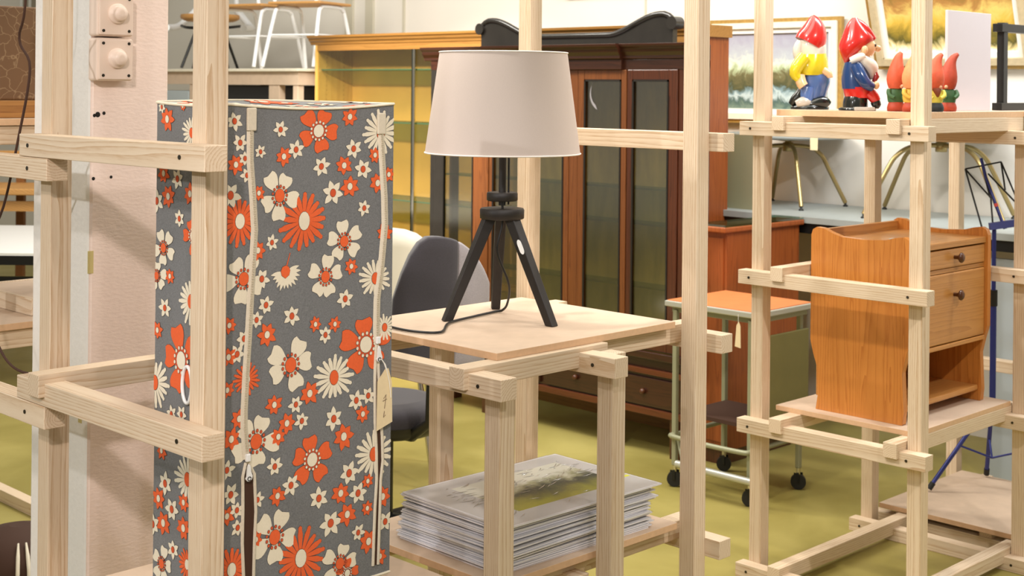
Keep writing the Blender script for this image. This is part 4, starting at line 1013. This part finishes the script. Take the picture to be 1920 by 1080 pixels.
# paintings on the wall
def painting_obj(label, x, y0, y1, z0, z1, fw, art, tilt=0., gold=.02, extra=None):
    p = thing('painting', label, 'painting', (x, (y0+y1)/2, z0))
    def fr(mb, a, d0, d1, w):   # picture-frame moulding: inset a, width w, depth d0..d1 in front of the wall
        Y0, Y1, Z0, Z1 = y0+a, y1-a, z0+a, z1-a
        for q in (((Y0, Z0), (Y1, Z0), (Y1-w, Z0+w), (Y0+w, Z0+w)), ((Y1, Z0), (Y1, Z1), (Y1-w, Z1-w), (Y1-w, Z0+w)), ((Y1, Z1), (Y0, Z1), (Y0+w, Z1-w), (Y1-w, Z1-w)), ((Y0, Z1), (Y0, Z0), (Y0+w, Z0+w), (Y0+w, Z1-w))):
            mb.prism([(x-d0, b, c) for b, c in q], (-(d1-d0), 0, 0))
        return mb
    f = fr(MB(), 0, .004, .030, gold); ob = f.build('frame', M['frame_gold'], p, bevel=.004)
    fr(MB(), gold, .004, .042, fw*.55).build('inner_moulding', M['frame_silver'] if tilt else M['frame_cream'], ob, bevel=.006)
    fr(MB(), gold+fw*.55, .004, .026, fw*.45).build('slip', M['mount_white'], ob, bevel=.003)
    a = gold+fw
    MB().add([(x-.012, y1-a, z0+a), (x-.012, y0+a, z0+a), (x-.012, y0+a, z1-a), (x-.012, y1-a, z1-a)], [(0, 1, 2, 3)]).build('canvas', art, p, (x-.012, (y0+y1)/2, z0+a))
    if tilt: p.rotation_euler = (0, -tilt, 0)
    return p, ob
lake = painting('lake_painting', [(0., (110, 130, 116)), (.10, (70, 96, 92)), (.18, (190, 206, 206)), (.26, (120, 146, 152)), (.34, (70, 76, 50)), (.48, (110, 104, 70)), (.56, (176, 190, 150)), (.66, (216, 222, 206)), (.76, (180, 186, 192)), (1., (164, 162, 178))], nscale=14, amp=.26, zh=.36)
field = painting('field_painting', [(0., (236, 230, 214)), (.07, (220, 200, 140)), (.16, (88, 84, 40)), (.28, (150, 128, 50)), (.42, (214, 176, 74)), (.55, (226, 196, 110)), (.68, (176, 128, 70)), (.84, (120, 104, 50)), (1., (226, 210, 160))], nscale=9, amp=.30, zh=.34)
p1, f1 = painting_obj('winter lake painting in a white and gold frame, behind the yellow-topped gnome', 5.985, 3.69, 4.49, 1.40, 1.938, .055, lake)
MB().sweep([(5.935, 3.80, 1.905), (5.934, 3.80, 1.905)], .011, 10).build('sticker', M['sticker'], p1)
p2, f2 = painting_obj('autumn meadow painting in silver frame, hung leaning forward above the gnomes', 5.985, 2.70, 3.50, 1.685, 2.25, .06, field, .30)
# frames higher on the wall whose lower edges show
p3 = MB()
y0, y1, z0, z1 = 4.80, 5.55, 2.105, 2.6
for b in ((y0, y1, z0, z0+.03), (y0, y1, z1-.03, z1), (y0, y0+.03, z0, z1), (y1-.03, y1, z0, z1)): p3.box(5.965, 5.998, *b)
o = p3.build('picture_frame', [M['wall_trim']], None, (5.98, 5.2, 2.1)); tag(o, 'pale grey picture frame high on the wall above the china cabinet', 'frame')
MB().box(5.985, 5.996, y0+.03, y1-.03, z0+.03, z1-.03).build('mount', M['wall'], o)
o = MB().box(5.97, 5.998, 4.0, 4.76, 2.125, 2.5).build('picture_frame', [M['olive_panel']], None, (5.98, 4.4, 2.1)); tag(o, 'olive green picture high on the wall, to the right of the pale grey frame', 'frame')

# ------------------------------------------------------------------ folding music stand
ms = thing('music_stand', 'blue folding music stand with its wire desk opened', 'music stand', (4.97, 2.415, .085))
bx, by = 4.97, 2.415
MB().cyl((bx, by, .40), (bx, by, .78), .0115, 14).build('lower_tube', M['blue'], ms)
MB().cyl((bx, by, .70), (bx, by, 1.06), .008, 12).build('upper_tube', M['blue'], ms)
MB().cyl((bx, by, .77), (bx, by, .83), .0145, 14).build('clamp', M['black_plastic'], ms)
MB().lathe([(.022, .395), (.026, .40), (.026, .412), (.014, .42)], (bx, by, 0), 14).build('collar', M['black_plastic'], ms)
for fx, fy in ((4.755, 2.555), (5.10, 2.50), (5.02, 2.15)):
    l = MB().sweep([(bx+(fx-bx)*.06, by+(fy-by)*.06, .405), (fx, fy, .098)], .0085, 8, flat=((0, 0, 1), .9)).build('leg', M['blue'], ms)
    d = Vector((fx-bx, fy-by, -.3)).normalized(); MB().sweep([Vector((fx, fy, .099))-d*.025, Vector((fx, fy, .0965))], .0105, 10).build('foot', M['rubber'], l)
    MB().sweep([(bx+(fx-bx)*.5, by+(fy-by)*.5, .25), (bx, by, .20)], .004, 6).build('strut', M['blue'], ms)
# desk: turned parallel to the picture, leaning back
rt = Vector((1, -1, 0)).normalized(); bk = Vector((1, 1, 0)).normalized()
def D(u, v): return Vector((bx, by, 1.06))+rt*(u)+(Vector((0, 0, 1))*math.cos(.35)+bk*math.sin(.35))*v
tray = MB()
a, b = D(-.02, .0), D(.17, .03)
tray.prism([tuple(p) for p in (D(-.02, -.004), D(.20, .028), D(.20, .056), D(-.02, .022))], tuple(-bk*.02)); tray.build('tray', M['blue'], ms)
MB().sweep([D(.04, .0), D(.015, .10), D(-.01, .20), D(-.02, .275)], .0065, 8).build('spine', M['blue'], ms)
MB().sweep([D(.019, .085), D(.016, .097)], .0075, 8).build('red_mark', M['red'], ms)
for P in ([D(-.085, .232), D(.055, .262)], [D(-.085, .232), D(-.045, .0)], [D(-.085, .232), D(.0, .12), D(-.004, -.0)], [D(-.02, .245), D(-.002, .12)],
          [D(.055, .262), D(.115, .06)], [D(.055, .262), D(.058, .15)], [D(.0, .215), D(.16, .02)]):
    MB().sweep(P, .0034, 6).build('desk_arm', M['black_metal'], ms)

# ------------------------------------------------------------------ office chair and cream chair behind the lamp rack
oc = thing('office_chair', 'charcoal and light grey upholstered swivel chair behind the lamp rack', 'chair', (3.03, 3.625, 0), -.2)
ocx = lambda x, y, z: (x, y, z)
sb = MB().loft([(0, 0, .415, .17, .18), (0, 0, .43, .20, .21), (0, 0, .46, .205, .215)], 28); sb.build('seat_shell', M['black_plastic'], oc, sub=1)
MB().loft([(0, 0, .455, .203, .213), (0, 0, .49, .207, .217), (0, 0, .515, .19, .20), (0, 0, .525, .13, .14)], 28).build('seat', M['charcoal'], oc, sub=1)
# backrest: curved panel on the camera side; its middle dark, its wings light
def back(a0, a1, name, mat, r=.41, th=.045):
    mb = MB(); nA, nZ = 8, 10
    def P(i, j, rr):
        a = a0+(a1-a0)*i/nA; v = j/nZ
        h = 1.10-.17*(abs(a+.1)/.66)**2.2-.16*(max(0, -a-.12)/.3)**2
        z = .66+(h-.66)*v
        k = rr*(1-.05*(v-.5)**2)
        return (k*math.sin(a), .06-k*math.cos(a)+.05*(1-v)*.0-.03*v, z)
    O = [P(i, j, r) for j in range(nZ+1) for i in range(nA+1)]; I = [P(i, j, r-th) for j in range(nZ+1) for i in range(nA+1)]
    w = nA+1; m = len(O)
    F = [(j*w+i, j*w+i+1, (j+1)*w+i+1, (j+1)*w+i) for j in range(nZ) for i in range(nA)]
    F2 = [tuple(m+q for q in f[::-1]) for f in F]
    E = []
    for i in range(nA): E += [(i+1, i, m+i, m+i+1), (nZ*w+i, nZ*w+i+1, m+nZ*w+i+1, m+nZ*w+i)]
    for j in range(nZ): E += [(j*w, (j+1)*w, m+(j+1)*w, m+j*w), ((j+1)*w+nA, j*w+nA, m+j*w+nA, m+(j+1)*w+nA)]
    mb.add(O+I, F+F2+E, 0, True)
    return mb.build(name, mat, oc, bevel=.008)
bkm = back(-.42, .14, 'backrest', M['charcoal']); back(.145, .56, 'backrest_wing', M['lgrey'], .408, .04)
MB().sweep([(0, -.31, .70), (0, -.30, .50), (0, -.18, .43), (0, 0, .41)], .022, 10, flat=((0, 1, 0), .5)).build('back_stem', M['black_plastic'], oc)
for sx in (-1, 1):
    MB().sweep(curve_pts([(sx*.20, .06, .43), (sx*.28, .06, .50), (sx*.28, .04, .62), (sx*.27, -.12, .63)], 5), .016, 10).build('armrest', M['black_plastic'], oc)
MB().cyl((0, 0, .10), (0, 0, .42), .025, 14).build('column', M['black_metal'], oc)
for k in range(5):
    a = 2*PI*k/5+.45; x, y = .27*math.cos(a), .27*math.sin(a)
    l = MB().sweep([(0, 0, .11), (x*.5, y*.5, .10), (x, y, .075)], [.026, .022, .016], 8).build('base_arm', M['black_plastic'], oc)
    MB().sweep([(x-.02*math.sin(a), y+.02*math.cos(a), .028), (x+.02*math.sin(a), y-.02*math.cos(a), .028)], .028, 16).build('castor', M['rubber'], l)

cr_ = thing('shell_chair', 'cream shell chair mostly hidden behind the charcoal office chair', 'chair', (3.61, 4.31, 0), -.78)
mb = MB(); nA, nZ = 10, 8
vs = []
for rr in (.27, .255):
    for j in range(nZ+1):
        for i in range(nA+1):
            a = -.8+1.6*i/nA; v = j/nZ; h = 1.03-.10*abs(a/.8)**3
            vs.append((rr*math.sin(a), .05-rr*math.cos(a)-.06*v, .45+(h-.45)*v))
w = nA+1; m = w*(nZ+1)
F = [(j*w+i, j*w+i+1, (j+1)*w+i+1, (j+1)*w+i) for j in range(nZ) for i in range(nA)]
E = []
for i in range(nA): E += [(i+1, i, m+i, m+i+1), (nZ*w+i, nZ*w+i+1, m+nZ*w+i+1, m+nZ*w+i)]
for j in range(nZ): E += [(j*w, (j+1)*w, m+(j+1)*w, m+j*w), ((j+1)*w+nA, j*w+nA, m+j*w+nA, m+(j+1)*w+nA)]
mb.add(vs, F+[tuple(m+q for q in f[::-1]) for f in F]+E, 0, True); mb.build('shell_back', M['cream_shell'], cr_)
MB().loft([(0, 0.02, .44, .18, .20), (0, .02, .455, .22, .22), (0, .02, .47, .21, .21)], 24).build('seat', M['cream_shell'], cr_, sub=1)
for sx in (-1, 1):
    for sy in (-1, 1): MB().cyl((sx*.13, .02+sy*.13, .445), (sx*.20, .02+sy*.20, 0), .011, 10).build('leg', M['chrome'], cr_)
# ------------------------------------------------------------------ far left: things on the left rack and behind it
bx_ = MB().box(1.42, 1.66, 3.27, 3.30, 1.5285, 1.758)
o = bx_.build('leather_case', [M['crackle']], None, (1.5, 3.28, 1.53), bevel=.004); tag(o, 'brown crackled leather case standing upright on a wooden plank at left', 'case')
MB().box(1.60, 1.615, 3.262, 3.27, 1.60, 1.70).build('clasp', M['brass'], o)
o = MB().box(1.38, 1.72, 3.245, 3.33, 1.4855, 1.528).build('wood_plank', [wood('plank_x', 'X', (176, 126, 66), (136, 88, 40), spacing=.012)], None, (1.5, 3.28, 1.5), bevel=.002)
tag(o, 'brown wooden plank under the leather case on the left rack', 'plank')
t = thing('wooden_tray', 'shallow pale wooden tray lying on the shelf of the left rack', 'tray', (1.8, 3.45, .998))
MB().box(1.60, 2.02, 3.27, 3.58, 1.0, 1.006).build('tray_base', M['board'], t)
MB().box(1.585, 1.60, 3.255, 3.60, .9975, 1.04).box(2.02, 2.035, 3.255, 3.60, .9975, 1.04).box(1.60, 2.02, 3.255, 3.27, .9975, 1.04).box(1.60, 2.02, 3.585, 3.60, .9975, 1.04).build('tray_rim', PINE['Y'], t, bevel=.002)
MB().box(1.60, 2.02, 3.27, 3.585, 1.028, 1.038).build('tray_lid', M['board'], t)
# hanging cable
hc = MB().sweep(curve_pts([(1.333, 2.790, 2.3), (1.333, 2.775, 1.78), (1.345, 2.83, 1.665), (1.355, 2.80, 1.60), (1.345, 2.835, 1.44), (1.36, 2.93, 1.30), (1.345, 2.99, 1.19), (1.345, 2.97, 1.08), (1.345, 2.90, .99), (1.36, 2.83, .955), (1.40, 2.75, .962)], 6), .0028, 8)
o = hc.build('hanging_cable', [M['inner_brown']], None, (1.34, 2.8, 1.5)); tag(o, 'thin brown cable hanging down in front of the leather case', 'cable')
# white table with black frame
t = thing('white_table', 'white-topped table with black metal frame behind the left rack', 'table', (3.3, 7.0, 0), FACE)
MB().box(-.9, .55, -.55, .75, .715, .75).build('table_top', M['white_top'], t, bevel=.003)
MB().box(-.9, .55, -.552, -.53, .69, .735).box(-.9, .55, .73, .752, .69, .735).box(-.902, -.88, -.53, .73, .69, .735).box(.53, .552, -.53, .73, .69, .735).build('black_edge', M['black_metal'], t)
for x in (-.86, .49):
    for y in (-.5, .7): MB().box(x, x+.035, y, y+.035, 0, .70).build('leg', M['black_metal'], t)
MB().box(-.86, .525, -.49, -.465, .59, .625).build('stretcher', M['black_metal'], t)
# wooden bench behind it
t = thing('wooden_bench', 'honey coloured wooden bench beyond the white table', 'bench', (3.75, 8.35, 0), FACE)
MB().box(-1.0, .7, -.25, .30, .90, .94).build('seat', M['wood_mid'], t, bevel=.008)
MB().box(-1.0, .7, .30, .34, 1.0, 1.14).build('back_rail', M['wood_mid'], t, bevel=.008)
for x in (-.95, -.35, .1, .62):
    for y in (-.20, .27): MB().box(x, x+.05, y, y+.05, 0, .90 if y < 0 else 1.0).build('leg', M['wood_dark'], t, bevel=.004)
MB().box(-.95, .65, -.19, -.16, .80, .86).build('apron', M['wood_mid'], t)
# striped curtain high on the wall
t = MB(); y = 10.0
for i in range(30):
    t.box(5.955+.012*(i % 2), 5.995, y, y+.085, 2.19, 3.1, i % 2); y += .085
o = t.build('striped_curtain', [M['seam'], M['white_top']], None, (5.98, 11.2, 2.2)); tag(o, 'grey and white striped curtain high on the wall, above the leather case', 'curtain')
# brown basket with pale ribs, low in the corner
t = thing('ribbed_basket', 'dark brown round basket with pale curved ribs on the floor at left', 'basket', (1.93, 4.03, 0), FACE)
MB().lathe([(.08, 0), (.13, .03), (.165, .10), (.15, .17), (.10, .215), (.03, .235)], (0, 0, 0), 32).build('body', M['inner_brown'], t)
for k in range(6):
    a = -1.25+.19*k
    MB().sweep([(r*math.cos(a), r*math.sin(a), z) for r, z in ((.165, .06), (.172, .10), (.165, .145), (.145, .18), (.115, .212))], [.003, .006, .006, .006, .003], 8).build('rib', M['frame_cream'], t)
o = MB().sweep(curve_pts([(1.75, 4.9, .006), (1.95, 4.85, .006), (2.02, 4.72, .006), (2.1, 4.75, .006)], 6), .005, 6).build('floor_cable', [M['rubber']], None, (1.95, 4.85, 0)); tag(o, 'black cable lying on the green floor at left', 'cable')

# ------------------------------------------------------------------ white shelf unit at the back left with white chairs on top
su = thing('shelf_unit', 'long white shelf unit by the back wall with chairs standing on top', 'shelf', (5.2, 7.6, 0))
SZ = 1.675
MB().box(4.97, 5.62, 6.80, 8.75, SZ-.018, SZ).build('top_board', M['frame_cream'], su, bevel=.003)
MB().box(4.99, 5.60, 6.82, 8.73, SZ-.10, SZ-.0185).build('apron', M['board'], su)
for y in (6.83, 7.02, 7.98, 8.66):
    for x in (4.995, 5.55): MB().box(x, x+.045, y, y+(.11 if y == 7.02 else .05), 0, SZ-.10).build('upright', M['board'], su, bevel=.002)
MB().box(5.0, 5.6, 6.83, 8.71, 1.05, 1.08).build('lower_shelf', M['frame_cream'], su)
o = MB().box(5.05, 5.5, 7.15, 7.95, 1.081, 1.572).build('dark_interior_block', [M['black_plastic']], None, (5.2, 7.5, 1.09), bevel=.01); tag(o, 'large black block standing for the dark inside of the white shelf unit', 'box')  # black block put in for the shade inside the unit
o = MB().sweep([(5.12, 6.91, 1.20), (5.45, 6.91, 1.20)], .075, 24).box(5.12, 5.45, 6.87, 6.95, 1.081, 1.15).build('black_drum', [M['black_plastic']], None, (5.2, 6.9, 1.1)); o.location.z += .0; tag(o, 'rounded black object on the shelf unit beside the yellow cabinet', 'box')
o = MB().box(5.02, 5.5, 8.05, 8.62, 1.081, 1.40).build('brown_box', [M['crackle']], None, (5.2, 8.3, 1.09), bevel=.005); tag(o, 'brown box inside the shelf unit, left end', 'box')
o = MB().box(5.0, 5.5, 8.05, 8.64, 1.401, 1.53).build('blue_grey_box', [M['bluegrey']], None, (5.2, 8.3, 1.41), bevel=.005); tag(o, 'pale blue-grey box on the brown box in the shelf unit', 'box')

def tube_chair(label, loc, rz):
    t = thing('tubular_chair', label, 'chair', (loc[0], loc[1], SZ), rz, 'white tubular chairs on the shelf unit')
    for sx in (-1, 1):
        x = .16*sx
        MB().sweep(curve_pts([(x*1.15, -.25, .012), (x, -.16, .33), (x*.98, -.13, .375), (x*.98, -.09, .388), (x*.98, .09, .388), (x*.98, .13, .375), (x, .16, .33), (x*1.15, .25, .012)], 5), .0125, 10).build('leg_frame', M['white_metal'], t)
    MB().sweep([(-.175, -.19, .21), (.175, -.19, .21)], .006, 8).sweep([(-.175, .19, .21), (.175, .19, .21)], .006, 8).sweep([(-.175, -.19, .21), (-.175, .19, .21)], .006, 8).sweep([(.175, -.19, .21), (.175, .19, .21)], .006, 8).build('stretcher', M['white_metal'], t)
    MB().box(-.19, .19, -.19, .19, .401, .418).build('seat', M['wood_mid'], t, bevel=.006)
    for sx in (-1, 1): MB().sweep([(sx*.15, .17, .41), (sx*.15, .22, .80)], .0125, 10).build('back_post', M['white_metal'], t)
    MB().box(-.17, .17, .205, .222, .66, .80).build('backrest', M['wood_mid'], t, bevel=.006)
    return t
tube_chair('white tubular chair on the shelf unit, nearest the yellow cabinet', (5.28, 7.10), PI*.62)
tube_chair('white tubular chair on the shelf unit, second from the yellow cabinet', (5.25, 7.62), PI*.58)
# black and white armchair on the same shelf
t = thing('armchair', 'chair with white curved arms and black legs on the shelf unit, left end', 'chair', (5.27, 8.22, SZ), FACE)
for x, y in ((-.12, -.12), (.12, -.12), (-.12, .14), (.12, .14)): MB().sweep([(x*.5, y*.5, .33), (x*1.3, y*1.3, .01)], .010, 8).build('leg', M['black_metal'], t)
MB().loft([(0, 0, .33, .16, .16), (0, 0, .345, .21, .21), (0, 0, .375, .20, .20)], 20).build('seat', M['wood_mid'], t, sub=1)
for sx in (-1, 1): MB().sweep(curve_pts([(sx*.26, -.16, .28), (sx*.28, 0, .285), (sx*.24, .16, .31), (sx*.14, .20, .42)], 5), .024, 10).build('arm', M['white_metal'], t)
MB().sweep(curve_pts([(-.20, .02, .30), (-.1, -.16, .28), (.1, -.16, .28), (.20, .02, .30)], 5), .010, 8).build('ring', M['black_metal'], t)
MB().sweep(curve_pts([(-.14, .20, .42), (-.1, .24, .6), (.1, .24, .6), (.14, .20, .42)], 5), .018, 8).build('back_rail', M['white_metal'], t)

# ------------------------------------------------------------------ camera: 49 mm, level, frame shifted down
F = 2610.0; S = .0097
cd = bpy.data.cameras.new('camera'); cam = bpy.data.objects.new('camera', cd); C.objects.link(cam)
cd.sensor_width = 36; cd.lens = F/1920*36
cd.shift_x = -.0019; cd.shift_y = -375/1920
cam.matrix_world = Matrix.Translation((0, 0, 1.57)) @ Matrix.Rotation(-PI/4, 4, 'Z') @ Matrix.Rotation(PI/2, 4, 'X') @ Matrix.Rotation(S, 4, 'Z')
cd.dof.use_dof = True; cd.dof.focus_distance = 3.0; cd.dof.aperture_fstop = 9
bpy.context.scene.camera = cam

# ------------------------------------------------------------------ light: ambient glow, key spots from above, and added fill lamps
w = bpy.data.worlds.new('hall'); bpy.context.scene.world = w; w.use_nodes = True
bg = w.node_tree.nodes['Background']; bg.inputs[0].default_value = (1.0, .93, .78, 1); bg.inputs[1].default_value = .37
def aim(o, tgt):
    o.rotation_euler = (Vector(tgt)-Vector(o.location)).to_track_quat('-Z', 'Y').to_euler()
def spot(name, loc, tgt, power, col, size=60, r=.05, blend=.5):
    l = bpy.data.lights.new(name, 'SPOT'); l.energy = power; l.color = col; l.spot_size = math.radians(size); l.spot_blend = blend; l.shadow_soft_size = r
    o = bpy.data.objects.new(name, l); C.objects.link(o); o.location = loc; aim(o, tgt); return o
def area(name, loc, tgt, power, col, sx, sy):
    l = bpy.data.lights.new(name, 'AREA'); l.energy = power; l.color = col; l.shape = 'RECTANGLE'; l.size = sx; l.size_y = sy
    o = bpy.data.objects.new(name, l); C.objects.link(o); o.location = loc; aim(o, tgt); return o
spot('key_fill_spot', (-1.2, 1.0, 2.9), (1.8, 2.4, 1.0), 80, (1, .97, .95), 62, .05)
spot('key_fill_spot', (-.55, .1, 2.75), (1.64, 2.84, 1.0), 190, (1, .87, .82), 28, .07)
spot('key_fill_spot', (.9, -.9, 3.0), (1.9, 2.4, 1.2), 85, (1, .90, .86), 48, .06)
spot('key_fill_spot', (-1.8, 2.7, 2.3), (1.45, 2.4, 1.0), 130, (.96, .98, 1), 44, .04)
spot('key_fill_spot', (2.3, 4.9, 2.75), (5.2, 5.9, .95), 760, (1, .92, .82), 40, .1, .35)  # added fill reaching into the yellow cabinet, no known fitting
spot('key_fill_spot', (.3, .25, 2.7), (2.4, 2.3, .45), 70, (1, .97, .97), 36, .05)  # added fill that gets under the lamp board to the print stack
spot('key_fill_spot', (1.4, 3.9, 3.4), (3.0, 2.2, .9), 95, (1, .92, .86), 70, .08)
spot('key_fill_spot', (2.6, -.3, 3.3), (4.0, 2.3, 1.0), 190, (1, .93, .88), 60, .06)
spot('key_fill_spot', (1.6, 2.7, 3.3), (3.9, 2.35, .9), 150, (1, .95, .86), 56, .06)  # added fill to brighten the left-facing wood of the gnome rack
area('overhead_fill', (3.4, 5.2, 3.5), (5.4, 5.8, 1.0), 130, (1, .96, .88), 2.5, .5)  # added area fill, brightens the cabinets at the back
area('overhead_fill', (4.6, 1.6, 3.4), (5.9, 3.0, 1.3), 85, (.95, .98, 1), 1.6, .4)
area('overhead_fill', (3.0, 3.0, 3.6), (3.0, 3.0, 0), 80, (1, .95, .84), 3.0, 2.0)

sc = bpy.context.scene
sc.view_settings.view_transform = 'Standard'; sc.view_settings.look = 'None'; sc.view_settings.gamma = 1; sc.view_settings.exposure = 0
sc.view_settings.use_curve_mapping = False
for o in bpy.data.objects:
    for k in ('_local', '_off'):
        if k in o: del o[k]
